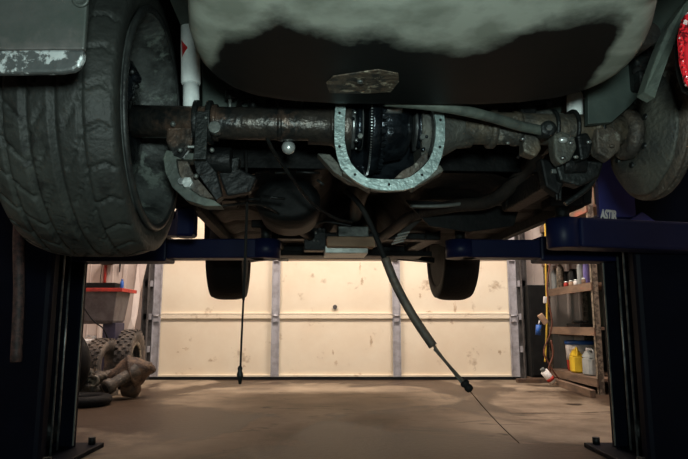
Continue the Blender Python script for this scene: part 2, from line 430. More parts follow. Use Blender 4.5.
for a_ in ((360, 268, .012, .07), (362, 281, .02, .05), (455, 308, .018, .09), (452, 322, .02, .03), (430, 312, .05, .012), (186, 349, .04, .02), (178, 352, .02, .012), (336, 363, .02, .03), (333, 352, .012, .03),
           (371, 342, .02, .06), (436, 346, .012, .02), (206, 318, .03, .01), (300, 296, .015, .01), (478, 268, .05, .006), (420, 296, .015, .03), (244, 366, .02, .015), (500, 352, .02, .03)): scuff(*a_)
# scuffs on the door skin: a lock hole plate and a bolt
c = at(335, 307, 6.128)
MB().cyl(dr(c), dr(c + Vector((0, -.02, 0))), .022, 16).build('lock_plate', 'jamb', door)
# jambs, tracks
for nm, x, s_ in (('trim_1', DX0, -1), ('trim_2', DX1, 1)):
    struct(MB().mm(min(x, x + s_ * .09), max(x, x + s_ * .09), 6.10, RY1 + .1, 0, DZ + .1).build(nm, 'jamb', None, .004))
struct(MB().mm(DX0 - .09, DX1 + .09, 6.10, RY1 + .1, DZ + .1, DZ + .2).build('trim_3', 'jamb'))
for x, s_ in ((DX0, -1), (DX1, 1)):
    o = bpy.data.objects.new('door_track', None); C.objects.link(o); o.location = (x + s_ * .05, 6.03, 0); o['kind'] = 'structure'
    m = MB(); m.mm(-.028, -.024, -.03, .03, .01, 2.4); m.mm(.024, .028, -.03, .03, .01, 2.4); m.mm(-.028, .028, .026, .03, .01, 2.4)
    m.build('track_rail', 'jamb', o)
    for z in (.3, .62, .95, 1.5, 2.1):
        MB().mm(-.045, .045, .026, .07, z - .03, z + .03).build('track_bracket', 'door_grey', o)

# ------------------------------------------------------------------ lift posts (open channel columns with carriage and arms)
def lift_post(sg, label):
    base = Vector((sg * 1.30, 2.575, 0))
    t = thing('lift_post', base, label, 'vehicle lift')
    R = rel(base)
    def q(x, y, z): return R(Vector((sg * x, y, z)))
    def poly(pts, z0, z1):
        return MB().prism([q(x, y, z0) for x, y in pts], (0, 0, z1 - z0))
    xi, xo, y0, y1, th = 1.17, 1.44, 2.40, 2.75, .012
    # channel section with rounded folded lips
    out = [(xi + .02, y0), (xo - .02, y0), (xo, y0 + .02), (xo, y1 - .02), (xo - .02, y1), (xi + .02, y1)]
    lip_far = [(xi + .006, y1 - .006), (xi, y1 - .02), (xi, y1 - .06), (xi + th, y1 - .06), (xi + th, y1 - .022), (xi + .022, y1 - th)]
    inn = [(xo - .022, y1 - th), (xo - th, y1 - .022), (xo - th, y0 + .022), (xo - .022, y0 + th), (xi + .022, y0 + th)]
    lip_near = [(xi + th, y0 + .022), (xi + th, y0 + .06), (xi, y0 + .06), (xi, y0 + .02), (xi + .006, y0 + .006)]
    c = poly(out + lip_far + inn + lip_near, .02, 3.55).build('column', 'post_black', t)
    MB().prism([q(x, y, 0) for x, y in ((1.08, 2.33), (1.56, 2.33), (1.56, 2.82), (1.08, 2.82))], (0, 0, .02)).build('base_plate', 'post_black', t, .003)
    for x in (1.12, 1.52):
        for y in (2.37, 2.78): MB().cyl(q(x, y, .02), q(x, y, .05), .016, 6).build('anchor_bolt', 'dark_metal', t)
    # carriage riding in the channel
    m = MB(); m.box(q(1.26, 2.575, 1.23), (.15, .22, .70)); m.box(q(1.165, 2.575, 1.23), (.035, .20, .68))
    m.box(q(1.13, 2.575, .95), (.10, .30, .12))
    m.build('carriage', 'blue_paint', t, .006)
    MB().tube([q(1.158, 2.475, .03), q(1.158, 2.475, 3.4)], .0045, 8).build('lip_highlight', 'steel', t)  # steel tube added to draw the bright glint along the near lip
    MB().tube([q(1.19, 2.60, .03), q(1.19, 2.60, .85)], .005, 8).build('channel_highlight', 'steel', t)  # added tube standing in for a vertical reflection inside the channel
    MB().mm(min(q(1.165, 0, 0).x, q(1.171, 0, 0).x), max(q(1.165, 0, 0).x, q(1.171, 0, 0).x), 2.694 - 2.575, 2.70 - 2.575, .03, 3.4).build('lip_edge_highlight', 'tarnish', t)  # pale strip added as the reflection along the far lip's edge
    MB().cyl(q(1.255, 2.50, .03), q(1.255, 2.50, .74), .028, 20).build('lift_cylinder', 'post_black', t)
    # lower pulley in the foot of the column
    MB().lathe(q(1.25, 2.60, .10), (0, 1, 0), [(-.012, .015), (-.012, .06), (-.006, .05), (.006, .05), (.012, .06), (.012, .015)], 24).build('pulley', 'dark_metal', t)
    return t, q
tl, ql = lift_post(-1, 'dark blue two-post lift column at the left edge, behind the big tire')
tr, qr = lift_post(1, 'dark blue two-post lift column on the right, in front of the shelves')
def arm(t, p0, p1, wd, h, name='swing_arm', inner=.35):
    R = rel(t.location)
    p0 = Vector(p0); p1 = Vector(p1); d = (p1 - p0)
    e = p0 + d * (1 - inner)
    a = MB().bar(R(p0), R(e), wd, h).build(name, 'blue_paint', t, .008)
    b = MB().bar(R(p0 + d * (.5 - inner * .5)) + Vector((0, 0, -.0)), R(p1), wd - .03, h - .03).build('inner_arm', 'blue_paint', a, .006)
    # rounded end with pad seat
    c = R(p1)
    MB().lathe(c - Vector((0, 0, (h - .03) / 2)), (0, 0, 1), [(0, (wd - .03) / 2 + .012), (h - .03, (wd - .03) / 2 + .012)], 20).build('arm_end', 'blue_paint', a)
    return a, c
# right: rear arm, higher and nearer; front arm across under the floor
def pad(t, a, c, z0, z1):
    MB().cyl(c + Vector((0, 0, z0)), c + Vector((0, 0, z1 - .03)), .025, 16).build('pad_screw', 'dark_metal', t)
    MB().box(c + Vector((0, 0, z1 - .018)), (.12, .10, .036)).build('lift_pad', 'rubber_dark', t, .006)
RR = rel(tr.location)
a = MB().bar(RR((1.52, 2.34, .872)), RR((.83, 2.17, .872)), .12, .108).build('swing_arm', 'blue_paint', tr, .010)
c = RR((.80, 2.165, .872))
MB().lathe(c - Vector((0, 0, .055)), (0, 0, 1), [(0, .055), (.004, .06), (.106, .06), (.11, .055)], 28).build('arm_end', 'blue_paint', a)
pad(tr, a, c, .05, .13)
a, c = arm(tr, (1.20, 2.70, .875), (.52, 2.66, .875), .14, .11, inner=.5)
pad(tr, a, c, .04, .128)
R = rel(tr.location)
# gusset plate and restraint on the carriage above the rear arm
g = [at(627, 222, 2.36), at(648, 207, 2.42), at(661, 207, 2.42), at(666, 229, 2.40)]
MB().prism([R(p) for p in g], (0, .05, 0)).build('arm_restraint', 'blue_paint_lit', tr, .004)
# upright carriage guard with stencilled lettering
p0 = at(600, 217, 2.40); p1 = at(632, 160, 2.40)
MB().mm(p0.x - tr.location.x, p1.x - tr.location.x, 2.40 - tr.location.y, 2.43 - tr.location.y, p0.z, 1.42).build('carriage_guard', 'blue_paint_lit', tr, .003)
tx = bpy.data.curves.new('lettering', 'FONT'); tx.body = 'ASTIR'; tx.size = .052; tx.extrude = .0008; tx.offset = .0022; tx.align_x = 'LEFT'; tx.space_character = .95
to = bpy.data.objects.new('lettering_tmp', tx); C.objects.link(to)
dg = bpy.context.evaluated_depsgraph_get(); me = bpy.data.meshes.new_from_object(to.evaluated_get(dg)); bpy.data.objects.remove(to)
lo = bpy.data.objects.new('lettering', me); C.objects.link(lo); lo.parent = tr; me.materials.clear(); me.materials.append(M['white'])
p = R(at(600.6, 218.5, 2.395)); lo.location = p; lo.rotation_euler = (PI / 2, math.radians(6), 0); lo.scale = (.5, 1.05, 1)
# left arms
a, c = arm(tl, (-1.22, 2.60, .915), (-.66, 2.20, .915), .13, .11, inner=.3)
b0 = R_l = rel(tl.location)
p = at(187, 218, 2.12)
MB().cham(p.x - .034 - tl.location.x, p.x + .032 - tl.location.x, 2.08 - tl.location.y, 2.16 - tl.location.y, .852, .955, .012).build('height_adapter', 'blue_paint', tl)
MB().box(R_l((p.x, 2.12, .98)), (.09, .09, .05)).build('lift_pad', 'rubber_dark', tl, .006)
MB().bar(R_l((-.70, 2.22, .90)), R_l((p.x, 2.12, .885)), .08, .06).build('inner_arm', 'blue_paint', a)
a, c = arm(tl, (-1.20, 2.68, .875), (-.35, 2.66, .875), .14, .115, inner=.5)
pad(tl, a, c, .04, .128)
# mottled hose hanging down the rear face of the left column
h0 = at(19, 225, 2.36); h1 = at(16, 362, 2.36)
tag(MB().curve([h0 + Vector((0, 0, .4)), h0, (h0 + h1) / 2 + Vector((.006, 0, 0)), h1], .021, 12).build('air_hose', 'hose'), 'mottled brown hose hanging down the face of the left lift column', 'hose')

# ------------------------------------------------------------------ the raised car
car = thing('car', CARLOC, 'car raised on the lift with grimy underside, one rear wheel off and open axle', 'car', rz=YAW)
AX = .335   # axle height above tire bottoms
def V(x, y, z): return Vector((x, y, z))

# body shell : sides with wheel arches, roof, end panels
def side(sx):
    x = sx * .86
    pts = [(-1.22, .42), (-.95, .34), (-.42, .30)]
    for k in range(13):
        t = PI + .1 - (PI + .2) * k / 12; pts.append((.39 * math.cos(t), AX + .03 + .39 * math.sin(t)))
    pts += [(.42, .46), (.72, .44), (.76, .30), (2.17, .30)] if sx > 0 else [(.42, .58), (2.17, .58)]
    for k in range(13):
        t = PI + .1 - (PI + .2) * k / 12; pts.append((2.6 + .39 * math.cos(t), AX + .03 + .39 * math.sin(t)))
    pts += [(3.05, .32), (3.42, .38), (3.45, .62), (2.4, .92), (-.9, .98), (-1.22, .90)]
    return [V(x, y, z) for y, z in pts]
sh = MB()
for sx in (-1, 1): sh.prism(side(sx), (-sx * .03, 0, 0))
def sec_(y, z0, z1, w0, w1):
    return [V(-w0, y, z0), V(w0, y, z0), V(w0, y, (z0 + z1) / 2), V(w1, y, z1 - .05), V(w1 - .08, y, z1), V(-w1 + .08, y, z1), V(-w1, y, z1 - .05), V(-w0, y, (z0 + z1) / 2)]
sh.loft([sec_(-1.24, .88, .95, .84, .80), sec_(-.95, .90, 1.02, .86, .82), sec_(-.2, .90, 1.36, .86, .66), sec_(.7, .90, 1.40, .86, .64), sec_(1.5, .90, 1.36, .86, .66), sec_(2.2, .86, 1.02, .86, .80), sec_(3.1, .66, .84, .86, .78), sec_(3.45, .60, .68, .82, .72)])
sh.mm(-.83, .83, -1.24, -1.20, .50, .90)
sh.build('body_shell', 'black_matte', car)
# trunk floor and wheelhouses
tf = MB(); tf.mm(-.56, .56, -1.2, .40, .60, .63)
for sx in (-1, 1): tf.mm(min(sx * .545, sx * .56), max(sx * .545, sx * .56), .14, .42, .44, .9)
tf.build('trunk_floor', 'pale_panel', car)
# floor pan with tunnel and ribs
def pan_z(x, y):
    z = .325
    z += .22 if x < -.66 else 0
    tn = max(0, 1 - abs(x) / .20); z += .13 * min(1, tn * 2)
    for rx in (-.62, -.42, .42, .62): z -= .016 * math.exp(-((x - rx) / .03) ** 2)
    for ry in (.7, 1.05, 1.4, 1.75): z += .012 * math.exp(-((y - ry) / .03) ** 2)
    return z
nx, ny = 90, 60; vs = []; fs = []
for j in range(ny + 1):
    for i in range(nx + 1):
        x = -.80 + 1.6 * i / nx; y = .42 + 1.76 * j / ny; vs.append((x, y, pan_z(x, y) + (.15 if (x > .56 or -.66 <= x < -.56) and y < .74 else 0)))
for j in range(ny):
    for i in range(nx):
        k = j * (nx + 1) + i; fs.append((k, k + 1, k + nx + 2, k + nx + 1))
p_ = MB().add(vs, fs, True)
p_.mm(-.83, .83, .42, 2.18, .565, .60)
p_.mm(-.69, -.655, .76, 2.18, .285, .57); p_.mm(.795, .83, .76, 2.18, .285, .48); p_.mm(-.56, .56, .41, .425, .33, .62); p_.mm(-.66, .8, 2.17, 2.185, .32, .57)
p_.build('floor_pan', 'floorpan', car)
# front subframe, engine bay parts
fr = MB(); fr.mm(-.50, .50, 2.30, 2.46, .262, .33); fr.bar(V(-.42, 1.6, .31), V(-.42, 3.2, .36), .08, .08); fr.bar(V(.42, 1.6, .31), V(.42, 3.2, .36), .08, .08)
fr.mm(-.5, .5, 3.05, 3.12, .33, .42); fr.mm(-.56, .56, 2.2, 3.1, .58, .62)
fr.build('subframe', 'undercoat_shaded', car, .008)
MB().mm(-.80, .80, 3.36, 3.42, .375, .55).build('front_bumper', 'black_matte', car, .01)
for sx in (-1, 1):
    m = MB(); m.bar(V(sx * .3, 2.45, .30), V(sx * .62, 2.6, .27), .05, .035); m.bar(V(sx * .34, 2.85, .32), V(sx * .62, 2.62, .27), .045, .03)
    m.build('control_arm', 'undercoat_shaded', car)
# --- wheels
def tire(cx, cy, r, ri, wd, sg, m_, name, full, parent):
    # profile across the width (from inboard bead to outboard bead); axis x
    h = wd / 2; prof = [(-h * .84, ri), (-h * .93, ri + .008), (-h * 1.0, ri + (r - ri) * .35), (-h * 1.0, ri + (r - ri) * .60), (-h * .965, r - .016)]
    N = 44 if full else 12
    for i in range(N + 1):
        u = -1 + 2 * i / N; e = abs(u); crown = -.016 * e ** 4
        prof.append((u * h * .90, r + crown))
    prof += [(h * .95, r - .018), (h * .99, ri + (r - ri) * .62), (h * .99, ri + (r - ri) * .40), (h * .90, ri + .010), (h * .80, ri), (h * .70, ri - .012), (-h * .70, ri - .012)]
    def fn(hh, rr, t, i):
        if not full or i < 5 or i > 5 + N: return rr
        u = hh / (h * .90); d = 0
        for g in (-.58, -.16, .30, .68):
            if abs(u - g) < .034: d = .011
        ns = 26
        if -.95 < u < -.62: ph = t * ns / (2 * PI) * 1.0 + u * .6
        elif -.54 < u < .26: ph = t * ns / (2 * PI) + 3.2 * (u + .16) ** 2 * (1 if u > -.16 else -1) + u * 1.2
        else: ph = t * ns / (2 * PI) - u * 1.6
        f = ph - math.floor(ph)
        skip = (-.30 < u < -.18) or (-.14 < u < -.02)
        if f < .09 and not skip: d = max(d, .008)
        return rr - d
    b = MB().lathe(V(cx, cy, AX if parent is car else r), (sg, 0, 0), prof, 420 if full else 48, True, fn)
    return b.build(name, m_, parent)
wl = bpy.data.objects.new('rear_wheel', None); C.objects.link(wl); wl.parent = car
# inboard side faces +x for the left wheel => axis along -x
TX = -.736
tire(TX, 0, .335, .252, .26, -1, 'rubber', 'tire', True, wl)
wl.location = (0, 0, AX - .335)
bpy.data.objects[wl.children[0].name].location = (0, 0, .335 - .335)
rimo = MB().lathe(V(TX, 0, AX), (-1, 0, 0), [(-.118, .242), (-.130, .246), (-.134, .256), (-.128, .262), (-.116, .256), (-.104, .240), (-.06, .232), (-.04, .222), (.05, .218), (.08, .238), (.105, .246), (.112, .268), (.120, .268), (.118, .250), (.10, .236), (.075, .225), (.05, .208), (-.04, .212), (-.065, .224), (-.10, .232)], 96, True).build('rim', 'rim', wl)
MB().lathe(V(TX, 0, AX), (-1, 0, 0), [(-.132, .252), (-.138, .258), (-.137, .268), (-.130, .272), (-.126, .262)], 96, True).build('rim_guard', 'bead', wl)
sp = MB()
for k in range(5):
    a_ = 2 * PI * k / 5 + .3; d = V(0, math.cos(a_), math.sin(a_)); t_ = V(0, -math.sin(a_), math.cos(a_))
    o = V(TX - .075, 0, AX)
    for s_ in (-1, 1):
        sp.bar(o + d * .05 + t_ * .018 * s_, o + d * .222 + t_ * .036 * s_ + V(-.01, 0, 0), .022, .03, (1, 0, 0))
sp.lathe(V(TX, 0, AX), (-1, 0, 0), [(.055, .02), (.055, .075), (.095, .07), (.10, .02)], 30)
sp.build('spokes', 'rim', wl)
bd = MB().lathe(V(-.665, 0, AX), (-1, 0, 0), [(0, .03), (0, .09), (.012, .145), (.02, .150), (.055, .150), (.055, .05)], 60); bd.build('brake_drum', 'black_oily', wl)
cl_ = MB(); cl_.sphere(V(-.66, -.12, AX + .04), .04, .9, .8, 1.1); cl_.box(V(-.67, -.10, AX + .085), (.05, .06, .05)); cl_.cyl(V(-.62, -.11, AX + .06), V(-.66, -.08, AX + .11), .012); cl_.jitter(.014, 14).build('brake_caliper', 'black_oily', wl, .01)
for (yy, zz) in ((-.09, .055), (-.11, .02), (-.125, .075)): MB().sphere(V(-.632, yy, AX + zz), .008, seg=10).build('caliper_bolt', 'dark_metal', wl)
for sx in (-1, 1):
    fw = bpy.data.objects.new('front_wheel', None); C.objects.link(fw); fw.parent = car
    o = tire(sx * .755, 2.6, .335, .235, .23, sx, 'rubber_dark', 'tire', False, fw); o.location = (0, 0, 0)
    # tire() put its hub at z=r because its parent is not the car: same height here
    MB().lathe(V(sx * .75, 2.6, AX), (sx, 0, 0), [(-.10, .236), (-.06, .21), (.03, .205), (.04, .05), (.06, .03), (.06, .06), (.055, .2), (.10, .238)], 40).build('rim', 'black_matte', fw)

# --- rear axle
ax = bpy.data.objects.new('rear_axle', None); C.objects.link(ax); ax.parent = car
DXc = (CL(389, 140, -.10).x)
FY = -.105
m = MB(); m.tube([V(-.66, 0, AX), V(-.45, 0, AX), V(-.20, 0, AX), V(DXc - .10, 0, AX)], [.040, .040, .041, .044], 28)
m.jitter(.0012, 30).build('axle_tube', 'axle_black', ax)
m = MB(); m.tube([V(DXc + .20, 0, AX), V(.42, 0, AX), V(.60, 0, AX)], [.042, .040, .040], 28)
m.jitter(.0015, 30).build('axle_tube', 'axle_rust', ax)
# rings and weld collars
for x, r_ in ((-.475, .050), (-.46, .046), (-.14, .050), (-.17, .046), (-.30, .043)):
    MB().lathe(V(x, 0, AX), (1, 0, 0), [(-.006, .03), (-.006, r_), (.006, r_), (.006, .03)], 28).build('axle_collar', 'axle_black', ax)
for x, r_ in ((.235, .052), (.30, .045), (.50, .05)):
    MB().lathe(V(x, 0, AX), (1, 0, 0), [(-.008, .03), (-.008, r_), (.008, r_), (.008, .03)], 28).build('axle_collar', 'axle_rust', ax)
# differential flange traced at its own plane
OUT = [(336, 100), (334.5, 118), (334.5, 142), (337, 156), (341, 168), (349, 176), (357, 182), (366, 187), (378, 190), (391, 190.5), (404, 190), (414, 187), (421, 182), (429, 177), (437, 169), (442, 156), (445, 140), (445, 122), (443, 108), (436, 98), (420, 90), (390, 87), (360, 89), (344, 93)]
INN = [(346, 103), (345, 118), (344.5, 140), (347, 153), (351, 163), (356, 169), (361, 173.5), (367, 178), (378, 179), (391, 179.5), (403, 179), (410, 177), (416, 173), (423, 167), (429, 160), (433, 151), (435.5, 138), (436, 124), (434, 112), (428, 104), (415, 98), (390, 96), (364, 97), (351, 99)]
oo = [CL(x, y, FY) for x, y in OUT]; ii = [CL(x, y, FY) for x, y in INN]
MB().ring(oo, ii, (0, .014, 0)).build('differential_flange', 'flange', ax)
# housing behind the flange: walls inside and out, then the pinion nose
ctr = V(DXc, .0, AX)
def sc(loop, y, s, cz=0): return [V(DXc + (p.x - DXc) * s, y, AX + cz + (p.z - AX) * s) for p in loop]
def shift(loop, y): return [V(p.x, y, p.z) for p in loop]
hs = MB()
hs.loft([shift(oo, FY + .014), sc(oo, FY + .03, .96), sc(oo, -.02, .93), sc(oo, .06, .80), sc(oo, .12, .55), sc(oo, .20, .38), sc(oo, .26, .34)], False)
hi_ = MB(); hi_.loft([shift(ii, FY + .012), sc(ii, -.02, .97), sc(ii, .05, .84), sc(ii, .09, .55), sc(ii, .10, .05)], False)
hs.build('differential_housing', 'cast', ax); hi_.build('gear_cavity', 'black_oily', ax)
# lower ribs of the casting under the flange
for (a0, a1) in (((343, 172), (372, 189)), ((410, 188), (440, 170))):
    q0 = CL(a0[0], a0[1], FY + .03); q1 = CL(a1[0], a1[1], FY + .03)
    MB().bar(q0, q1, .05, .018, (0, 0, 1)).build('casting_rib', 'cast', ax, .004)
# right flared neck
m = MB(); L0 = []; seg = 28
neck = [(DXc + .085, .125, .10), (DXc + .115, .105, .085), (DXc + .15, .075, .065), (DXc + .19, .052, .05), (DXc + .225, .048, .046)]
for (x, rz, ry) in neck: L0.append([V(x, .02 * (rz / .125) + ry * math.cos(2 * PI * k / seg), AX + rz * math.sin(2 * PI * k / seg)) for k in range(seg)])
m.loft(L0, True).jitter(.002, 25).build('housing_neck', 'cast', ax)
# left neck, shorter with an ear below
m = MB(); L0 = []
for (x, rz, ry) in [(DXc - .085, .10, .09), (DXc - .11, .07, .07), (DXc - .13, .05, .05), (DXc - .19, .047, .047)]: L0.append([V(x, .01 + ry * math.cos(2 * PI * k / seg), AX + rz * math.sin(2 * PI * k / seg)) for k in range(seg)])
m.loft(L0, True).jitter(.002, 25).build('housing_neck', 'axle_black', ax)
e = [CL(x, y, -.07) for x, y in ((317, 153), (330, 154), (341, 166), (360, 184), (350, 182), (334, 172))]
MB().prism(e, (0, .04, 0)).build('casting_ear', 'cast', ax, .003)
for x, y in ((339.5, 113), (339.5, 146.5), (355, 174.5), (389, 184.5), (422, 175), (440, 147), (440.5, 120)):
    p = CL(x, y, FY); MB().cyl(p + V(0, -.0006, 0), p + V(0, .004, 0), .0034, 12).build('hole_shade_disc', 'black_matte', ax)  # flat black discs, shade of the holes put into their colour
# gears inside: ring gear, its teeth, carrier, bearings, caps
YG = -.045
rx = CL(370, 140, YG).x
def teeth(cx, r0, r1, n, dx, wx, jx=0):
    m = MB()
    for k in range(n):
        a_ = 2 * PI * k / n; d = V(0, math.cos(a_), math.sin(a_)); t_ = V(0, -math.sin(a_), math.cos(a_))
        o = V(cx, YG + .045, AX)
        w1 = r0 * PI / n * .55
        vs = [o + V(-wx, 0, 0) + d * r0 - t_ * w1, o + V(wx, 0, 0) + d * r0 - t_ * w1, o + V(wx, 0, 0) + d * r0 + t_ * w1, o + V(-wx, 0, 0) + d * r0 + t_ * w1,
              o + V(-wx + dx, 0, 0) + d * r1 - t_ * w1 * .5, o + V(wx + dx, 0, 0) + d * r1 - t_ * w1 * .5, o + V(wx + dx, 0, 0) + d * r1 + t_ * w1 * .5, o + V(-wx + dx, 0, 0) + d * r1 + t_ * w1 * .5]
        m.add(vs, [(0, 1, 2, 3), (4, 7, 6, 5), (0, 4, 5, 1), (1, 5, 6, 2), (2, 6, 7, 3), (3, 7, 4, 0)])
    return m
GC = V(rx, 0, AX)
MB().lathe(GC, (1, 0, 0), [(-.004, .05), (-.004, .124), (.006, .126), (.022, .116), (.030, .07)], 90).build('ring_gear', 'black_oily', ax)
teeth(rx - .003, .122, .1265, 120, 0, .0020).build('sensor_teeth', 'steel', ax)
g2 = MB()
for k in range(44):
    a_ = 2 * PI * k / 44; d = V(0, math.cos(a_), math.sin(a_)); t_ = V(0, -math.sin(a_), math.cos(a_)); o = V(rx + .022, 0, AX)
    g2.add([o + d * .086 - t_ * .004, o + d * .118 - t_ * .006, o + d * .118 + t_ * .006, o + d * .086 + t_ * .004, o + d * .088 + V(.006, 0, 0), o + d * .117 + V(.011, 0, 0) - t_ * .002, o + d * .117 + V(.011, 0, 0) + t_ * .002],
           [(0, 1, 5, 4), (3, 4, 6, 2), (4, 5, 6), (1, 2, 6, 5)])
g2.build('ring_gear_teeth', 'black_oily', ax)
MB().lathe(GC, (1, 0, 0), [(.02, .045), (.03, .088), (.045, .090), (.085, .082), (.10, .060), (.108, .04)], 40, False, lambda h, r, t, i: r * (1 - .10 * (math.cos(2 * t) > .6))).build('carrier', 'black_oily', ax)
MB().cyl(V(rx + .018, -.088, AX + .012), V(rx + .072, -.088, AX + .012), .010, 16).build('cross_shaft', 'steel', ax)
for sx_, x0 in ((-1, rx - .02), (1, rx + .118)):
    for j, (dx, r_) in enumerate(((0, .062), (sx_ * .010, .056), (sx_ * .020, .060), (sx_ * .031, .052))):
        MB().lathe(V(x0 + dx, 0, AX), (1, 0, 0), [(-.004, .03), (-.004, r_), (.004, r_), (.004, .03)], 40).build('bearing_ring', 'steel' if j % 2 == 0 else 'black_oily', ax)
    m = MB(); x = x0 + sx_ * .006
    m.tube([V(x, -.062 * math.cos(t), AX + .07 * math.sin(t)) for t in [(-1.1 + 2.2 * k / 10) for k in range(11)]], .0075, 8)
    m.build('bearing_cap', 'black_oily', ax)
    for dz in (.05, -.05): MB().cyl(V(x, -.075, AX + dz), V(x, -.055, AX + dz), .0065, 6).build('cap_bolt', 'tarnish', ax)
e = [CL(x, y, -.07) for x, y in ((394, 178), (402, 171), (412, 165), (422, 155), (428, 152), (428, 160), (420, 169), (408, 178))]
MB().prism(e, (0, .02, 0)).jitter(.003, 60).build('window_edge', 'rust', ax, .002)
random.seed(12)
for k in range(14):
    q0 = CL(random.choice([random.uniform(350, 364), random.uniform(420, 431)]), random.uniform(108, 168), -.07); MB().sphere(q0, random.uniform(.003, .006), seg=8).build('oil_drop', 'steel' if k % 3 == 0 else 'black_oily', ax)

# left clamp bracket round the tube, and curved brake dust shield
bk = MB(); bx0 = CL(203, 135, -.03).x
for dx in (-.02, .012): bk.lathe(V(bx0 + dx, 0, AX), (1, 0, 0), [(-.006, .03), (-.006, .055), (.006, .055), (.006, .03)], 24)
bk.bar(V(bx0, -.05, AX + .01), V(bx0, -.055, AX - .11), .03, .01, (0, 1, 0))
bk.build('shock_bracket', 'dark_metal', ax, .002)
def pl(pts, yl, th, name, mt, par, bev=.002): return MB().prism([CL(x, y, yl) for x, y in pts], (0, th, 0)).build(name, mt, par, bev)
pl([(163, 158), (166, 150), (202, 154), (205, 160), (176, 159), (178, 172), (186, 186), (200, 196), (214, 200), (222, 206), (205, 206), (186, 200), (172, 187), (165, 172)], -.03, .05, 'dust_shield', 'shield', ax)
pl([(176, 158), (186, 157), (192, 172), (204, 186), (214, 198), (202, 197), (187, 187), (178, 174)], -.01, .02, 'shield_web', 'rust', ax)
pl([(192, 154), (204, 156), (216, 172), (222, 196), (216, 200), (206, 186), (196, 172)], -.02, .04, 'trailing_bracket', 'dark_metal', ax)
q0 = CL(187, 182, -.05); MB().cyl(q0, q0 + V(0, .04, 0), .0135, 6).build('hex_nut', 'bright', ax, .001)
q0 = CL(181, 181, -.045); MB().cyl(q0, q0 + V(0, .03, 0), .008, 12).build('stud', 'steel', ax)
q0 = CL(188, 147, -.055); q1 = CL(200, 147, -.055); MB().bar(q0, q1, .006, .004).build('clip', 'bright', ax)
q0 = CL(215, 128, -.045); MB().cyl(q0 + V(0, -.01, 0), q0 + V(0, .02, 0), .016, 8).build('brake_line_block', 'tarnish', ax, .002)
q0 = CL(165, 120, -.045)
# upper brackets / handbrake studs above the tube
for px, y0, y1 in ((230, 88, 120), (253, 97, 119)):
    MB().cyl(CL(px, y0, 0), CL(px, y1, 0), .0045, 8).build('stud', 'tarnish', ax)
    MB().lathe(CL(px, y0 + 7, 0), (0, 0, 1), [(-.012, .007), (-.01, .012), (.01, .012), (.012, .007)], 8).build('stud_nut', 'dark_metal', ax)
MB().bar(CL(222, 112, .02), CL(262, 114, .02), .03, .02).build('spring_perch', 'dark_metal', ax, .003)
e = [CL(x, y, -.03) for x, y in ((168, 116), (178, 112), (190, 114), (195, 124), (192, 150), (184, 160), (172, 158), (166, 140))]
MB().prism(e, (0, .05, 0)).jitter(.004, 26).build('axle_bracket', 'axle_black', ax, .005)
for x, y, r_ in ((173, 124, .007), (180, 150, .006), (212, 150, .006), (206, 118, .006), (196, 176, .006)):
    q0 = CL(x, y, -.052); MB().sphere(q0, r_, seg=10).build('bolt_head', 'tarnish', ax)
for pts, mt in ((((206, 160), (214, 150), (226, 158), (240, 156), (238, 172), (222, 176)), 'dark_metal'), (((218, 172), (240, 168), (256, 176), (250, 192), (226, 196)), 'undercoat_shaded')):
    MB().prism([CL(x, y, .03) for x, y in pts], (0, .04, 0)).jitter(.004, 26).build('spring_seat', mt, ax, .005)
# white shock absorbers
for nm, xa, xb, top, mid, bot, yl in (('l', 182, 200, -25, 83, 112, .03), ('r', 565, 584, -25, 60, 123, .03)):
    sk = bpy.data.objects.new('shock_absorber', None); C.objects.link(sk); sk.parent = car
    cx = (xa + xb) / 2
    pb = CL(cx + .5, bot, yl); pm = CL(cx, mid, yl); pt = pm + (pm - pb).normalized() * .25
    MB().cyl(pb, pm, .0205, 28).build('shock_body', 'shock_white', sk)
    MB().lathe(pm, pt - pm, [(-.004, .0225), (0, .0245), (.25, .0235), (.252, .01)], 28).build('dust_tube', 'shock_white', sk)
    MB().lathe(pb + V(0, -.028, -.022), (0, 1, 0), [(0, .008), (0, .02), (.056, .02), (.056, .008)], 20).build('shock_eye', 'dark_metal', sk)
    if nm == 'l':
        # red warning label wrapped on the tube
        ax_ = (pt - pm).normalized(); c0 = CL(cx, 52, yl); vs = []; n = 12
        a1 = V(1, 0, 0); b1 = V(0, -1, 0)
        for k in range(n + 1):
            t = k / n; ang = math.radians(195 - 95 * t); hh = .024 * (1 - abs(2 * t - 1)) + .002
            d = a1 * math.cos(ang) + b1 * math.sin(ang)
            for z in (-hh, hh): vs.append(c0 + d * .0252 + ax_ * z)
        fs = [(2 * k, 2 * k + 2, 2 * k + 3, 2 * k + 1) for k in range(n)]
        MB().add(vs, fs, True).build('shock_label', 'label_red', sk)

# right hub: rotor, backing plate, hub face, bracket
hb = bpy.data.objects.new('rear_brake', None); C.objects.link(hb); hb.parent = car
HX = .625; hc = V(HX, 0, AX - .01)
MB().lathe(hc, (1, 0, 0), [(0, .05), (-.022, .055), (-.026, .09), (-.010, .12), (0, .152), (.006, .158), (.010, .150), (.004, .1)], 64, False, lambda h, r, t, i: r * (1 + .012 * math.sin(5 * t) + .01 * math.sin(9 * t + 1))).build('backing_plate', 'cast', hb)
MB().lathe(hc, (1, 0, 0), [(.018, .07), (.018, .168), (.024, .170), (.028, .166), (.032, .166), (.038, .170), (.044, .168), (.044, .09), (.075, .085), (.078, .03)], 64).build('rotor', 'rust', hb)
for k in range(5):
    a_ = 2 * PI * k / 5; q0 = hc + V(.076, .055 * math.cos(a_), .055 * math.sin(a_)); MB().cyl(q0, q0 + V(.035, 0, 0), .006, 8).build('wheel_stud', 'steel', hb)
MB().lathe(hc, (1, 0, 0), [(-.05, .04), (-.05, .058), (-.038, .066), (-.018, .066)], 24).build('hub_seat', 'rust', hb)
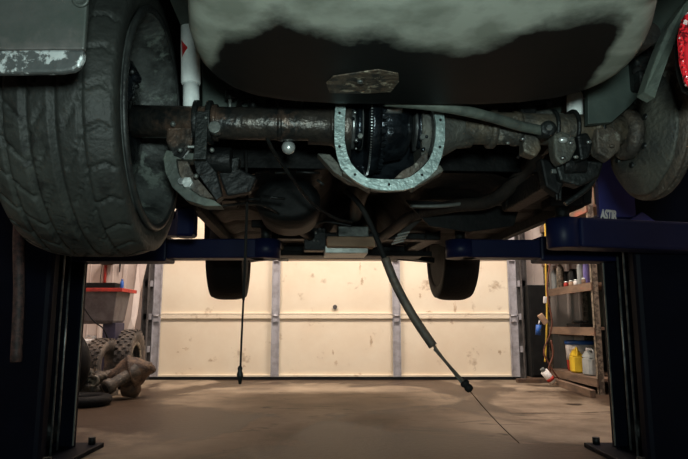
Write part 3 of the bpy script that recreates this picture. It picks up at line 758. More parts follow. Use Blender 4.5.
for k in range(7):
    a_ = 2 * PI * k / 7 + .2; q0 = hc + V(-.03, .082 * math.cos(a_), .082 * math.sin(a_)); MB().cyl(q0, q0 + V(.012, 0, 0), .008, 6).build('plate_bolt', 'dark_metal', hb)
m = MB()
m.box(hc + V(-.035, -.09, .125), (.05, .05, .09)); m.box(hc + V(-.045, -.115, .10), (.04, .03, .04)); m.box(hc + V(.01, -.03, .165), (.08, .17, .05))
m.jitter(.004, 20).build('caliper_bracket', 'dark_metal', hb, .008)
m = MB(); m.sphere(hc + V(-.05, -.115, .085), .018); m.sphere(hc + V(-.055, -.11, .125), .013); m.build('park_brake_lever', 'black_matte', hb)
m = MB(); m.box(hc + V(.055, -.02, .16), (.10, .20, .06)); m.jitter(.006, 15); m.build('caliper', 'rust', hb, .015)

# fuel tank (shape outlined on its own lower plane)
TZ = .322
tp = [(187, -2), (187, 18), (188, 36), (193, 52), (201, 65), (212, 76), (228, 86), (250, 94), (285, 99.5), (330, 102.5), (380, 103.5), (430, 104), (480, 103.5), (525, 101), (560, 96.5), (585, 90), (605, 82), (622, 72), (636, 60), (647, 44), (655, 26), (659, 10), (661, -2)]
ol = [CZ(x, y, TZ + .012) for x, y in tp]
ol = [V(ol[0].x + .01, -.95, 0), V(ol[0].x, -.8, 0)] + ol + [V(ol[-1].x, -.8, 0), V(ol[-1].x - .01, -.95, 0), V(ol[-1].x - .06, -1.0, 0), V(ol[0].x + .06, -1.0, 0)]
cx = sum(p.x for p in ol) / len(ol); cy = -.60
def tl_(z, inset):
    r = []
    for p in ol:
        v = V(p.x - cx, (p.y - cy), 0); L_ = v.length; r.append(V(cx, cy, 0) + v * ((L_ - inset) / L_) + V(0, 0, z))
    return r
# dense closed loop: resample
def resample(loop, n):
    P = loop + [loop[0]]; d = [0]
    for a_, b_ in zip(P, P[1:]): d.append(d[-1] + (b_ - a_).length)
    out = []; j = 0
    for k in range(n):
        t = d[-1] * k / n
        while d[j + 1] < t: j += 1
        f = (t - d[j]) / max(1e-9, d[j + 1] - d[j]); out.append(P[j].lerp(P[j + 1], f))
    return out
ol = resample(ol, 160)
def ins(f): return f
loops = [tl_(.60, .0), tl_(.47, 0), tl_(.462, -.010), tl_(.456, -.010), tl_(.45, 0), tl_(TZ + .05, 0), tl_(TZ + .03, .001), tl_(TZ + .015, .006), tl_(TZ + .004, .018), tl_(TZ - .002, .034)]
for k in range(1, 22):
    s_ = 1 - k / 22.0
    base = tl_(0, .034)
    loops.append([V(cx + (p.x - cx) * s_, cy + (p.y - cy) * s_, TZ - .002 - .006 * math.sin((1 - s_) * PI / 2)) for p in base])
tk = MB().loft(loops, True, True)
tank = tk.build('fuel_tank', 'tank', car)
at_ = tank.data.attributes.new('grime', 'FLOAT', 'POINT')
def gz(x, px): return math.exp(-x * x)
for i, v in enumerate(tank.data.vertices):
    x, y, z = v.co
    b = -.505
    b -= .075 * math.exp(-((x + .27) / .04) ** 2)            # plume left of the middle
    b -= .02 * math.exp(-((x + .10) / .06) ** 2)
    b -= .10 * max(0, min(1, 1.5 * math.exp(-((x - .20) / .085) ** 2)))    # blob on the right
    b += .03 * math.exp(-((x - .08) / .10) ** 2)
    g = .5 + (y - b) / .07 * .5
    if x > .285: g -= (x - .285) / .02 * .5
    if x < -.375: g -= (-.375 - x) / .02 * .5
    at_.data[i].value = max(-.3, min(1.4, g))
# corroded heat patch under the tank
pp = [CZ(x, y, TZ - .008) for x, y in ((326, 84), (333, 77), (352, 74), (378, 70), (398, 74), (399, 82), (391, 92), (362, 94), (330, 93))]
MB().prism([p + V(0, 0, .006) for p in pp], (0, 0, -.006)).jitter(.0015, 60).build('tank_patch', 'rust_patch', tank, .001)
q0 = CZ(360, 81, TZ - .012); MB().cyl(q0, q0 + V(0, 0, -.004), .006, 10).build('patch_bolt', 'tarnish', tank)
# stamped crossmember panels above the axle
pl([(202, 60), (332, 60), (332, 112), (300, 116), (262, 112), (236, 118), (212, 112), (202, 118)], .09, .02, 'rear_crossmember', 'pale_panel', car, .004)
pl([(446, 84), (562, 84), (562, 112), (540, 118), (500, 116), (446, 104)], .09, .02, 'rear_crossmember', 'pale_panel', car, .004)
# frame rails / inner panels beside tank
pl([(586, 40), (640, -10), (692, -30), (682, 14), (662, 44), (646, 88), (630, 106), (612, 122), (588, 124), (588, 90)], -.08, .02, 'inner_wheelhouse', 'pale_panel', car)
fl = [(644, 92), (652, 68), (660, 46), (670, 24), (684, 4), (700, -14)]
outer_ = [(x + 9, y + 5) for x, y in fl]
m = MB(); a_l = [CL(x, y, -.33) for x, y in fl]; b_l = [CL(x + 11, y + 6, -.35) for x, y in fl]
m.loft([a_l + b_l[::-1], [p + V(0, .03, 0) for p in a_l + b_l[::-1]]], True, False)
m.build('wheelhouse_flange', 'shield', car, .002)
# right rear lamp hanging by the corner
lampy = -.50
la = bpy.data.objects.new('tail_lamp', None); C.objects.link(la); la.parent = car
pl([(680, 36), (684, 18), (692, 6), (720, 2), (724, 70), (700, 90), (688, 84), (682, 62)], lampy, .012, 'lamp_lens', 'lens', la, .004)
pl([(686, 46), (690, 38), (716, 34), (716, 76), (692, 76), (687, 62)], lampy - .006, .01, 'lamp_reflector', 'lens_smooth', la, .003)
pl([(690, 34), (694, 16), (704, 6), (724, 0), (730, 74), (710, 88), (698, 82), (692, 62)], lampy + .012, .05, 'lamp_housing', 'black_matte', la, .004)
# left rear valance corner with scuffed lower lip
vy = -.50
va = pl([(-70, -60), (90, -60), (86, 20), (84, 49), (-70, 50)], vy, .012, 'rear_valance', 'valance', car, .003)
pl([(-70, 50), (84, 49), (83, 58), (79, 66), (73, 70), (60, 72), (-70, 74)], vy - .012, .016, 'valance_lip', 'scuffed', va, .005)
q0 = CL(81, 0, vy); MB().lathe(q0, (0, -1, 0), [(0, .014), (.004, .014), (.004, .009), (.002, .008), (.002, .002)], 20).build('grommet', 'valance', va)

# track bar crossing ahead of the axle to its bushing
MB().curve([CL(385, 101, -.17), CL(420, 104, -.17), (CL(455, 109, -.16)), CL(490, 117, -.13), CL(520, 126, -.09), CL(545, 131, -.07)], .0125, 14).build('track_bar', 'shield', car)
bu = bpy.data.objects.new('bushing', None); C.objects.link(bu); bu.parent = car
q0 = CL(549, 128, -.09); MB().lathe(q0, (0, 1, 0), [(0, .011), (0, .019), (.05, .019), (.05, .011)], 24).build('bushing_sleeve', 'dark_metal', bu)
MB().cyl(q0 + V(0, -.006, 0), q0 + V(0, .05, 0), .007, 6).build('bushing_bolt', 'steel', bu)
random.seed(4)
# right side brackets, clamps, line fittings on the axle
for pts, mt, y0 in (([(520, 104), (530, 101), (538, 108), (537, 122), (528, 125), (521, 120)], 'dark_metal', -.02), ([(533, 112), (548, 108), (566, 114), (568, 122), (556, 126), (538, 122)], 'cast', -.02),
        ([(553, 134), (562, 131), (575, 136), (577, 148), (571, 159), (562, 165), (556, 158)], 'cast', -.055), ([(577, 134), (588, 132), (593, 142), (590, 156), (580, 160)], 'dark_metal', -.05),
        ([(524, 133), (540, 136), (543, 148), (536, 156), (524, 152)], 'axle_rust', -.05), ([(596, 128), (612, 126), (622, 134), (621, 150), (610, 160), (598, 152)], 'rust', -.05),
        ([(556, 160), (580, 158), (604, 162), (600, 178), (580, 186), (560, 180)], 'dark_metal', .0), ([(540, 158), (556, 160), (566, 178), (560, 196), (546, 186)], 'floorpan', .02)):
    MB().prism([CL(x, y, y0) for x, y in pts], (0, .04, 0)).jitter(.005, 24).build('axle_bracket', mt, ax, .006)
for x in (552, 572, 596):
    xx = CL(x, 140, 0).x
    m = MB(); m.tube([V(xx, .06, AX + .05)] + [V(xx, -.047 * math.cos(t), AX + .047 * math.sin(t)) for t in [(1.6 - 3.2 * k / 10) for k in range(11)]] + [V(xx, .06, AX - .05)], .0055, 8); m.build('u_bolt', 'dark_metal', ax)
for (x, y, r_, mt) in ((523, 139, .006, 'steel'), (563, 140, .010, 'bright'), (571, 143, .006, 'steel'), (589, 142, .006, 'steel'), (576, 157, .006, 'tarnish'), (563, 158, .006, 'steel'), (508, 143, .005, 'tarnish'), (612, 146, .006, 'rust')):
    q0 = CL(x, y, -.062); MB().sphere(q0, r_, 1.2, .8, .8, 10).build('bolt_head', mt, ax)
for (pts, r_) in (([(575, 158), (574, 170), (562, 176), (560, 200)], .004), ([(523, 130), (524, 145), (518, 158)], .004), ([(557, 166), (556, 182), (557, 200)], .003), ([(600, 160), (596, 176), (585, 190), (565, 204)], .007)):
    MB().curve([CL(x, y, .03) for x, y in pts], r_, 8).build('brake_line', 'dark_metal', car)
q0 = CL(556, 172, .02); MB().box(q0, (.03, .02, .012)).build('line_fitting', 'tarnish', car, .002)

# trailing arms from axle forward to the body
for sx in (-1, 1):
    m = MB(); m.bar(V(sx * .45, .03, AX - .09), V(sx * .50, .62, .27), .05, .06); m.lathe(V(sx * .45 - .03, .02, AX - .09), (1, 0, 0), [(0, .01), (0, .032), (.06, .032), (.06, .01)], 20)
    m.lathe(V(sx * .50 - .03, .62, .27), (1, 0, 0), [(0, .01), (0, .032), (.06, .032), (.06, .01)], 20)
    m.build('trailing_arm', 'undercoat_shaded', car, .004)
    m = MB(); m.bar(V(sx * .13, .02, AX + .09), V(sx * .32, .45, .42), .035, .04); m.build('upper_arm', 'undercoat_shaded', car, .004)
    # coil spring inside of the shock
    sp_ = []
    for k in range(0, 81): a_ = 2 * PI * k / 16; sp_.append(V(sx * .36 + .05 * math.cos(a_), .05 + .05 * math.sin(a_), AX + .045 + .20 * k / 80))
    MB().tube(sp_, .007, 8).build('coil_spring', 'black_matte', car)
# drive shaft, exhaust, heat shield
MB().tube([V(DXc, .28, AX + .0), V(DXc * .5, 1.0, .36), V(0, 1.45, .37)], .034, 20).build('drive_shaft', 'undercoat_shaded', car)
MB().lathe(V(DXc, .25, AX), (0, 1, 0), [(0, .03), (0, .055), (.012, .055), (.02, .03), (.05, .04)], 20).build('pinion_flange', 'undercoat_shaded', car)
MB().curve([V(.14, 1.9, .29), V(.17, 1.3, .28), V(.20, .95, .28), V(.30, .7, .27), V(.42, .55, .27), V(.50, .35, .38), V(.50, .1, .46), V(.49, -.3, .45)], .024, 16).build('exhaust_pipe', 'pipe_rust_shaded', car)
m = MB(); m.lathe(V(-.30, .55, .26), (0, 1, 0), [(0, .03), (0, .055), (.012, .075), (.36, .075), (.372, .055), (.372, .03)], 28)
for i, v in enumerate(m.v): m.v[i] = (-.30 + (v[0] + .30) * 1.5, v[1], v[2])
m.build('muffler', 'floorpan', car)
MB().curve([V(-.30, .93, .26), V(-.26, 1.3, .27), V(-.16, 1.9, .29)], .024, 16).build('exhaust_pipe', 'floorpan', car)
# crossmember struts angled as seen right of centre
pl([(424, 214), (432, 211), (404, 236), (392, 240), (402, 230)], 1.0, .06, 'exhaust_hanger', 'pipe_rust_shaded', car)
for k in range(4): pl([(392 + k * 2, 243 - k * 3), (404 + k * 2, 240 - k * 3), (404 + k * 2, 241.4 - k * 3), (392 + k * 2, 244.4 - k * 3)], .98, .02, 'hanger_rib', 'tarnish', car, 0)
MB().curve([CL(410, 206, .62), CL(440, 206, .62), CL(475, 203, .66), CL(520, 205, .7)], .007, 10).build('brake_line', 'tarnish', car)
pl([(470, 228), (482, 226), (482, 230), (472, 231)], 1.0, .02, 'heat_shield_edge', 'tarnish', car, 0)
pl([(405, 200), (450, 202), (520, 206), (514, 226), (470, 232), (430, 226)], .85, .02, 'heat_shield', 'floorpan', car)
# transmission with pan, crossmember and pale mount pad
tm = bpy.data.objects.new('transmission', None); C.objects.link(tm); tm.parent = car
def bx3(px0, py0, px1, py1, yl, dep, name, mt, par, bev=.004):
    a0 = CL(px0, py1, yl); a1 = CL(px1, py0, yl)
    return MB().mm(min(a0.x, a1.x), max(a0.x, a1.x), yl, yl + dep, min(a0.z, a1.z), max(a0.z, a1.z)).build(name, mt, par, bev)
bx3(338, 226, 369, 237, 1.50, .30, 'oil_pan', 'tarnish', tm, .006)
bx3(327, 236.5, 375, 246.5, 1.46, .10, 'mount_block', 'tan', tm, .006)
bx3(325, 246, 368, 253, 1.52, .22, 'pan_cover', 'aluminium', tm, .003)
m = MB(); m.loft([[V(x0 * s_, y, .42 + z0 * s_) for x0, z0 in ((-.13, -.10), (.13, -.10), (.16, 0), (.12, .1), (-.12, .1), (-.16, 0))] for y, s_ in ((1.42, .35), (1.6, .75), (2.0, .9), (2.2, 1.2), (2.7, 1.25))], True, False)
m.build('gearbox_case', 'undercoat_shaded', tm, .01)
bx3(304, 228, 326, 250, 1.55, .10, 'shift_bracket', 'dark_metal', tm)
for (x, y, r_) in ((316, 233, .010), (320, 229, .008), (314, 240, .007), (318, 241, .006)):
    MB().sphere(CL(x, y, 1.54), r_, seg=10).build('linkage_bolt', 'steel', tm)
MB().mm(-.40, .40, 1.62, 1.70, .275, .31).build('crossmember', 'undercoat_shaded', car, .006)
# front lower edge strip
a0 = CL(262, 255, 2.25); a1 = CL(432, 251, 2.25)
MB().mm(a0.x, a1.x, 2.25, 2.31, a0.z, a0.z + .03).build('splash_guard', 'floorpan', car, .003)
# domed plug, clips and small bright fittings left of the differential
q0 = CL(288.5, 147.5, .05); MB().sphere(q0, .018).build('drain_plug', 'bright', car)
for (x0, y0, x1, y1, yl) in ((296, 172, 320, 173, .3), (275, 173, 286, 172.5, .3), (223, 184, 231, 184, .1), (287, 228.5, 298, 230, 1.0), (256, 241, 275, 242, 1.2), (215, 200, 260, 199, .25), (262, 196, 285, 199, .3), (317, 180, 324, 185, .2)):
    MB().tube([CL(x0, y0, yl), CL(x1, y1, yl)], .004, 8).build('fuel_line_clip', 'dark_metal', car)
q0 = CL(234, 184, .1); MB().sphere(q0, .005, seg=10).build('fitting', 'bright', car)
pl([(214, 158), (219, 158), (216, 170), (220, 188), (213, 188), (211, 172)], .02, .01, 'hose_clamp', 'tarnish', car, 0)
for pts in (((275, 98), (283, 116)), ((296, 102), (289, 116)), ((303, 102), (295, 118))):
    MB().tube([CL(x, y, .06) for x, y in pts], .0028, 8).build('brake_line', 'steel', car)
MB().curve([CL(x, y, yl) for x, y, yl in ((258, 118, -.03), (268, 140, .0), (274, 152, .05), (292, 178, .15), (312, 203, .3), (335, 218, .4), (352, 222, .45))], .0048, 8).build('brake_hose', 'dark_metal', car)
MB().curve([CL(x, y, yl) for x, y, yl in ((222, 206, .3), (262, 205, .4), (300, 226, .8), (326, 222, .9), (352, 226, .9))], .004, 8).build('brake_line', 'dark_metal', car)
# --- hanging brake cables
hang = bpy.data.objects.new('parking_brake_cable', None); C.objects.link(hang); hang.parent = car
YL = .30
def cp(pts, yls): return [CL(x, y, yl) for (x, y), yl in zip(pts, yls)]
MB().curve(cp([(246, 150), (247, 200), (245.5, 250), (243.5, 300)], [YL] * 4), .0042, 10).build('cable_sheath', 'black_matte', hang)
MB().curve(cp([(243.5, 299), (241.5, 340), (240.5, 368)], [YL] * 3), .003, 8).build('inner_cable', 'black_matte', hang)
q = CL(240, 366, YL); q2 = CL(240, 383, YL)
MB().lathe(q, q2 - q, [(0, .004), (.006, .007), (.014, .006), (.022, .009), (.034, .009), (.036, .006), (.05, .004)], 12).build('cable_end', 'dark_metal', hang)
hang = bpy.data.objects.new('parking_brake_cable', None); C.objects.link(hang); hang.parent = car
MB().curve(cp([(345, 190), (360, 205), (374, 232), (386, 262)], [.35] * 4), .0085, 12).build('cable_sheath', 'black_matte', hang)
MB().curve(cp([(385, 258), (396, 285), (413, 316), (433, 346)], [.35] * 4), .0135, 14).build('cable_boot', 'cable_grey', hang)
MB().curve(cp([(432, 343), (445, 361), (466, 384)], [.35] * 3), .0045, 8).build('twin_cable', 'cable_grey', hang)
MB().curve(cp([(434, 349), (447, 364), (464, 386)], [.36] * 3), .0035, 8).build('twin_cable', 'tarnish', hang)
q = CL(463, 381, .35); q2 = CL(471, 391, .35)
MB().lathe(q, q2 - q, [(0, .006), (.004, .013), (.012, .014), (.016, .010), (.024, .013), (.034, .011), (.038, .003)], 10).build('cable_end', 'black_matte', hang)
MB().curve(cp([(469, 390), (486, 410), (503, 428), (519, 443)], [.35] * 4), .0017, 6).build('bare_wire', 'brown', hang)

# ------------------------------------------------------------------ left corner: parts washer and scrap
def flr(px, py): return atz(px, py, 0)
pwb = V(-2.22, 5.42, 0)
pw = thing('parts_washer', pwb, 'grey parts washer tub with red rim on a dark pedestal in the left corner', 'parts washer')
def wz(py, Y): return at(100, py, Y).z
Yw = 5.25; z_r = wz(291, Yw); z_b = wz(324, Yw); xl_ = at(70, 300, Yw).x - pwb.x; xr_ = at(133, 300, Yw).x - pwb.x - .10; xbr = at(128, 300, Yw).x - pwb.x - .10
def tubloop(z, i, x1): return [V(xl_ + i, Yw - pwb.y + i, z), V(x1 - i, Yw - pwb.y + i, z), V(x1 - i, .17 - i, z), V(xl_ + i, .17 - i, z)]
MB().loft([tubloop(z_b, .05, xbr), tubloop(z_b + .03, .03, xbr), tubloop(z_r, 0, xbr), tubloop(z_r, .015, xbr), tubloop(z_r - .02, .02, xbr), tubloop(z_b + .05, .05, xbr)], True, False).build('tub', 'dusty_grey', pw, .008)
MB().ring(tubloop(z_r - .004, -.018, xr_ - .01), tubloop(z_r - .004, .02, xr_ - .02), (0, 0, .03)).build('rim', 'red', pw, .004)
MB().mm(at(101, 300, Yw).x - pwb.x, at(114, 300, Yw).x - pwb.x, -.1, .12, .03, z_b + .01).build('pedestal', 'navy_plastic', pw, .006)
MB().mm(-.12, .30, -.15, .25, 0, .03).build('base', 'dark_metal', pw, .004)
zs = wz(357, Yw)
MB().mm(xl_ + .05, at(99, 300, Yw).x - pwb.x + .01, -.16, .14, zs - .02, zs).build('lower_shelf', 'red', pw, .003)
MB().curve([V(xl_ + .02, -.18, z_r - .03), V(xl_ + .12, -.19, z_r - .13), V(xl_ + .22, -.19, z_b + .03), V(xl_ + .30, -.16, z_b - .04), V(xl_ + .33, -.1, z_b - .15)], .006, 8).build('drain_hose', 'black_matte', pw)
# tray and blue can on the washer rim
zt = z_r + .026
m = MB(); p0 = at(86, 290, 5.36); p1 = at(117, 290, 5.36)
m.mm(p0.x, p1.x, 5.30, 5.52, zt, zt + .012); m.mm(p0.x, p1.x, 5.30, 5.312, zt, zt + .05); m.mm(p0.x, p1.x, 5.508, 5.52, zt, zt + .05); m.mm(p0.x, p0.x + .01, 5.3, 5.52, zt, zt + .05); m.mm(p1.x - .01, p1.x, 5.3, 5.52, zt, zt + .05)
m.mm(xl_ + pwb.x, xr_ + pwb.x - .03, 5.33, 5.50, zt - .012, zt)
tag(m.build('drip_tray', 'black_matte'), 'black tray lying on top of the grey parts washer', 'tray')
def bottle(name, p, r, h, mt, label, cat, cap='white', neck=.35, group=None, capm=None):
    t = thing(name, p, label, cat, group)
    n0 = h * .68
    MB().lathe(V(0, 0, 0), (0, 0, 1), [(0, r * .9), (.004, r), (n0, r), (n0 + h * .10, r * .75), (n0 + h * .16, r * neck), (h * .90, r * neck)], 18).build('bottle_body', mt, t)
    MB().cyl(V(0, 0, h * .88), V(0, 0, h), r * neck * 1.25, 12).build('cap', capm or cap, t)
    return t
p = at(117.8, 291, 5.28); bottle('spray_can', (p.x, 5.37, zt), .016, .085, 'blue', 'small blue can standing at the right end of the washer top', 'can', 'blue', .5)
# items hung on ribbed wall
p = at(107, 262, 6.12)
tg = thing('wall_hook_tool', (p.x, 6.16, p.z - .1), 'hanging brown cap with a looped wire on the ribbed wall above the washer', 'tool')
m = MB(); m.lathe(V(0, -.04, .07), (0, 0, 1), [(0, .05), (.01, .07), (.06, .07), (.08, .03)], 18); m.build('cap_body', 'brown', tg)
MB().curve([V(-.05, -.03, .08), V(-.06, -.03, -.10), V(-.04, -.03, -.26)], .004, 6).build('wire_loop', 'black_matte', tg)
p = at(105.5, 260, 6.15)
tag(MB().cyl(V(p.x, 6.165, p.z + .05), V(p.x, 6.165, at(105, 291, 6.15).z), .014, 10).build('air_pipe', 'red'), 'thin red pipe running down the ribbed wall behind the washer', 'pipe')
p = at(119.5, 262, 6.15); p2 = at(119.5, 272, 6.15)
tag(MB().cyl(V(p.x, 6.17, p.z), V(p.x, 6.17, p2.z), .01, 10, .004).build('hung_screwdriver', 'black_matte'), 'small dark screwdriver hung on the ribbed wall beside the red pipe', 'screwdriver')
# pale cloth strip and bits by the jamb
p = at(135, 300, 5.75); m = MB()
m.add([V(*v) for v in [tuple(at(138, 262, 5.9)), tuple(at(147, 262, 5.9)), tuple(at(140, 292, 5.88)), tuple(at(134, 292, 5.86)), tuple(at(137, 315, 5.84)), tuple(at(131, 318, 5.82)), tuple(at(134, 328, 5.80)), tuple(at(127, 330, 5.80)), tuple(flr(133, 382.6)), tuple(flr(128, 382.6))]],
      [(0, 1, 2, 3), (3, 2, 4, 5), (5, 4, 6, 7), (7, 6, 8, 9)])
m.add([V(*v) + V(0, .012, 0) for v in m.v[:10]], [(0, 3, 2, 1), (3, 5, 4, 2), (5, 7, 6, 4), (7, 9, 8, 6)])
m.add([V(*v) for v in m.v[:20]], [(0, 3, 13, 10), (3, 5, 15, 13), (5, 7, 17, 15), (7, 9, 19, 17), (1, 11, 12, 2), (2, 12, 14, 4), (4, 14, 16, 6), (6, 16, 18, 8), (0, 10, 11, 1), (9, 8, 18, 19)])
tag(m.build('plastic_strip', 'wall'), 'long pale plastic strip leaning between the washer and the door jamb', 'strip')
p = at(88, 354, 5.30); t = thing('jug', (p.x, 5.33, zs), 'white plastic jug on the red lower shelf of the parts washer', 'jug')
m = MB(); m.cham(-.085, .065, -.05, .05, 0, .15, .02); m.build('jug_body', 'white', t); MB().cyl(V(.03, 0, .15), V(.03, 0, .18), .018, 12).build('cap', 'white', t)
MB().curve([V(-.05, 0, .14), V(-.03, 0, .175), V(.01, 0, .17), V(.02, 0, .145)], .008, 8).build('handle', 'white', t)
# quad tire standing, seen with its wheel turned to the right
def knobby(cx, cy, r, wd, rz, label, rim=True):
    t = thing('knobby_wheel', (cx, cy, 0), label, 'wheel', rz=rz)
    h = wd / 2; ri = r * .56
    prof = [(-h * .8, ri), (-h, ri + (r - ri) * .5), (-h * .9, r * .93), (-h * .5, r * .965), (h * .5, r * .965), (h * .9, r * .93), (h, ri + (r - ri) * .5), (h * .8, ri), (h * .6, ri - .012), (-h * .6, ri - .012)]
    tb = MB().lathe(V(0, 0, r), (1, 0, 0), prof, 48, True)
    for k in range(26):
        a_ = 2 * PI * k / 26; d = V(0, math.cos(a_), math.sin(a_)); tt = V(0, -math.sin(a_), math.cos(a_))
        for j, ux in enumerate((-.78, -.28, .25, .75)):
            aa = a_ + (.12 if j % 2 else 0); d = V(0, math.cos(aa), math.sin(aa)); tt = V(0, -math.sin(aa), math.cos(aa))
            o = V(ux * h, 0, r) + d * (r * .965 - .008); rot = Matrix((V(1, 0, 0), tt, d)).transposed()
            tb.box(o, (h * .34, r * .13, .034), rot)
    tb.build('tire', 'dusty_rubber', t)
    if rim:
        MB().lathe(V(0, 0, r), (1, 0, 0), [(-h * .75, ri * 1.0), (-h * .7, ri * .9), (-h * .2, ri * .85), (h * .1, ri * .8), (h * .15, ri * .3), (h * .3, ri * .28), (h * .32, ri * .1)], 36).build('rim_dish', 'dark_metal', t)
        MB().lathe(V(0, 0, r), (1, 0, 0), [(h * .66, ri * .80), (h * .80, ri * .86), (h * .86, ri * .98), (h * .80, ri * 1.06), (h * .70, ri * 1.0)], 40, True).build('rim_lip', 'galv', t)
    return t
p = flr(133, 376)
knobby(-1.87, 5.36, .25, .13, math.radians(2), 'upright knobby quad wheel with pale rim lip beside the door jamb')
knobby(-2.00, 5.09, .215, .14, math.radians(-8), 'chunky knobby tire standing edge-on in front of the quad wheel', False)
# rusty scrap differential on the floor
b_ = flr(128, 402); b_ = V(-1.63, 4.55, 0)
sd = thing('scrap_differential', b_, 'rusty axle differential with open tube end lying on the floor by the door', 'car part')
R = rel(b_)
Ys = 4.55
def P(px, py, Y=4.55): return R(at(px, py, Y))
m = MB(); c0 = P(131, 380, 4.62); m.lathe(c0 - V(.10, .02, .03), V(.9, .25, .25), [(-.06, .05), (-.02, .06), (.02, .085), (.06, .115), (.10, .12), (.104, .135), (.118, .135), (.122, .115), (.17, .10), (.22, .06), (.26, .04)], 26); m.jitter(.016, 11); m.build('housing', 'brown_rust', sd)
a0 = P(105, 396, 4.40); a1 = P(135, 378, 4.58)
MB().lathe(a0, a1 - a0, [(0, .022), (0, .052), (.012, .056), (.05, .054), (.06, .040), (.20, .045), (.26, .06)], 24).build('axle_tube', 'rust', sd)
MB().lathe(a0 - (a1 - a0).normalized() * .003, a1 - a0, [(0, .001), (0, .034), (.01, .034)], 20).build('bore_shade_disc', 'black_matte', sd)  # black disc over the closed end, painting the shade inside the tube
a2 = P(149, 377, 4.75); MB().lathe(P(138, 382, 4.65), a2 - P(138, 382, 4.65), [(0, .06), (.04, .045), (.10, .03), (.12, .038), (.15, .034), (.16, .01)], 20).build('pinion_nose', 'brown', sd)
m = MB(); m.lathe(P(128, 396, 4.62) + V(0, 0, -.0), V(1, -.2, 0), [(-.04, .03), (-.03, .06), (.06, .065), (.09, .03)], 20); m.jitter(.004, 14).build('lower_boss', 'brown', sd)
mz = min((o.matrix_local @ Vector(v.co)).z for o in sd.children for v in o.data.vertices); sd.location.z = -mz + .002
# dark engine casting between the tires and axle
cb = V(-1.93, 4.72, 0)
t = thing('scrap_casting', cb, 'gnarled dark metal casting heaped behind the rusty differential', 'car part')
random.seed(3); m = MB()
for k in range(16):
    m.sphere(V(random.uniform(-.12, .16), random.uniform(-.10, .12), random.uniform(.06, .17)), random.uniform(.025, .055), 1.2, 1, .9, 10)
for k in range(10):
    p0 = V(random.uniform(-.12, .14), random.uniform(-.1, .08), random.uniform(.04, .2)); m.cyl(p0, p0 + V(random.uniform(-.06, .06), -.07, random.uniform(-.04, .06)), random.uniform(.012, .03), 10)
m.mm(-.14, .16, -.08, .12, 0, .08); m.jitter(.01, 16).build('casting_block', 'rust', t)
mz = min(v.co.z for v in t.children[0].data.vertices); t.location.z = -mz + .001
MB().lathe(V(.06, -.11, .12), (0, -1, .2), [(0, .045), (.02, .045), (.02, .03), (.01, .03)], 18).build('port_ring', 'galv', t)
def flat_tire(x, y, r, label, z=0.0, rw=.05):
    t = MB(); t.lathe(V(0, 0, 0), (0, 0, 1), [(rw + rw * math.cos(a_), r + rw * math.sin(a_) * 1.15) for a_ in [2 * PI * k / 14 for k in range(14)]], 40, True)
    o = t.build('worn_tire', 'rubber_dark'); o.location = (x, y, z + .001); return tag(o, label, 'tire')
p = flr(96, 414); flat_tire(-1.78, 4.22, .15, 'small dark tire lying flat on the floor beside the left column', 0, .035)
o = MB().lathe(V(0, 0, 0), (1, 0, .0), [(.07 * math.cos(a_), .20 + .055 * math.sin(a_)) for a_ in [2 * PI * k / 14 for k in range(14)]], 40, True).build('worn_tire', 'rubber_dark')
o.location = (-2.08, 4.55, .256); o.rotation_euler = (0, 0, math.radians(60)); tag(o, 'dark tire standing upright in the gap behind the left column', 'tire')

# ------------------------------------------------------------------ right side: shelving and supplies
SX = 2.0; SY0, SY1 = 4.84, 6.02; SXB = 2.42
sb = V(SX + .2, (SY0 + SY1) / 2, 0); sh_ = thing('shelving_unit', sb, 'rusty steel and board shelving unit along the right wall', 'shelf')
R = rel(sb)
for y in (SY0, SY1 - .04):
    for x in (SX, SXB - .05):
        m = MB(); q0 = R((x, y, 0)); m.mm(q0.x, q0.x + .045, q0.y, q0.y + .004, 0, 1.95); m.mm(q0.x, q0.x + .004, q0.y, q0.y + .04, 0, 1.95)
        m.build('upright', 'galv', sh_)
shelfz = [.10, .50, .86, 1.16, 1.50, 1.85]
for z in shelfz:
    q0 = R((SX, SY0, z)); q1 = R((SXB, SY1, z))
    s1 = MB().mm(q0.x + .006, q1.x - .006, q0.y + .006, q1.y - .006, z, z + .02).build('shelf_board', 'wood', sh_)
    MB().mm(q0.x - .012, q0.x, q0.y, q1.y, z - .045, z + .02).build('shelf_edge', 'wood', s1)
MB().mm(R((SXB - .01, 0, 0)).x, R((SXB, 0, 0)).x, R((0, SY0, 0)).y, R((0, SY1, 0)).y, .1, 1.9).build('back_panel', 'green_dark', sh_)
# bottles on the shelf at mid height (z .86)
def onshelf(px, X, z): 
    p = atx(px, 280, X); return V(X, p.y, z + .0205)
zA = .86
bottle('bottle', onshelf(555, 2.10, zA), .035, .24, 'clear_grey', 'grey bottle at the far left end of the middle shelf', 'bottle')
bottle('bottle', onshelf(560.5, 2.045, zA), .035, .26, 'galv', 'tall beige bottle second from the left on the middle shelf', 'bottle')
bottle('spray_can', onshelf(581, 2.06, zA), .030, .23, 'clear_grey', 'pale silver spray can left of the lilac can on the middle shelf', 'can', 'white', .6)
bottle('spray_can', onshelf(587, 2.06, zA), .028, .23, 'lilac', 'lilac spray can by the front upright of the middle shelf', 'can', 'lilac', .6)
for i, (px, X, s_, mt, lb) in enumerate(((567, 2.16, .055, 'black_matte', 'black round pot behind the small jars on the middle shelf'), (574, 2.14, .055, 'dark_metal', 'dark canister next to the black pot on the middle shelf'))):
    q = onshelf(px, X, zA); tag(MB().lathe(V(0, 0, 0), (0, 0, 1), [(0, s_ * .9), (.01, s_), (.13, s_), (.15, s_ * .7), (.17, s_ * .68)], 20).build('canister', mt), lb, 'canister').location = q
random.seed(8)
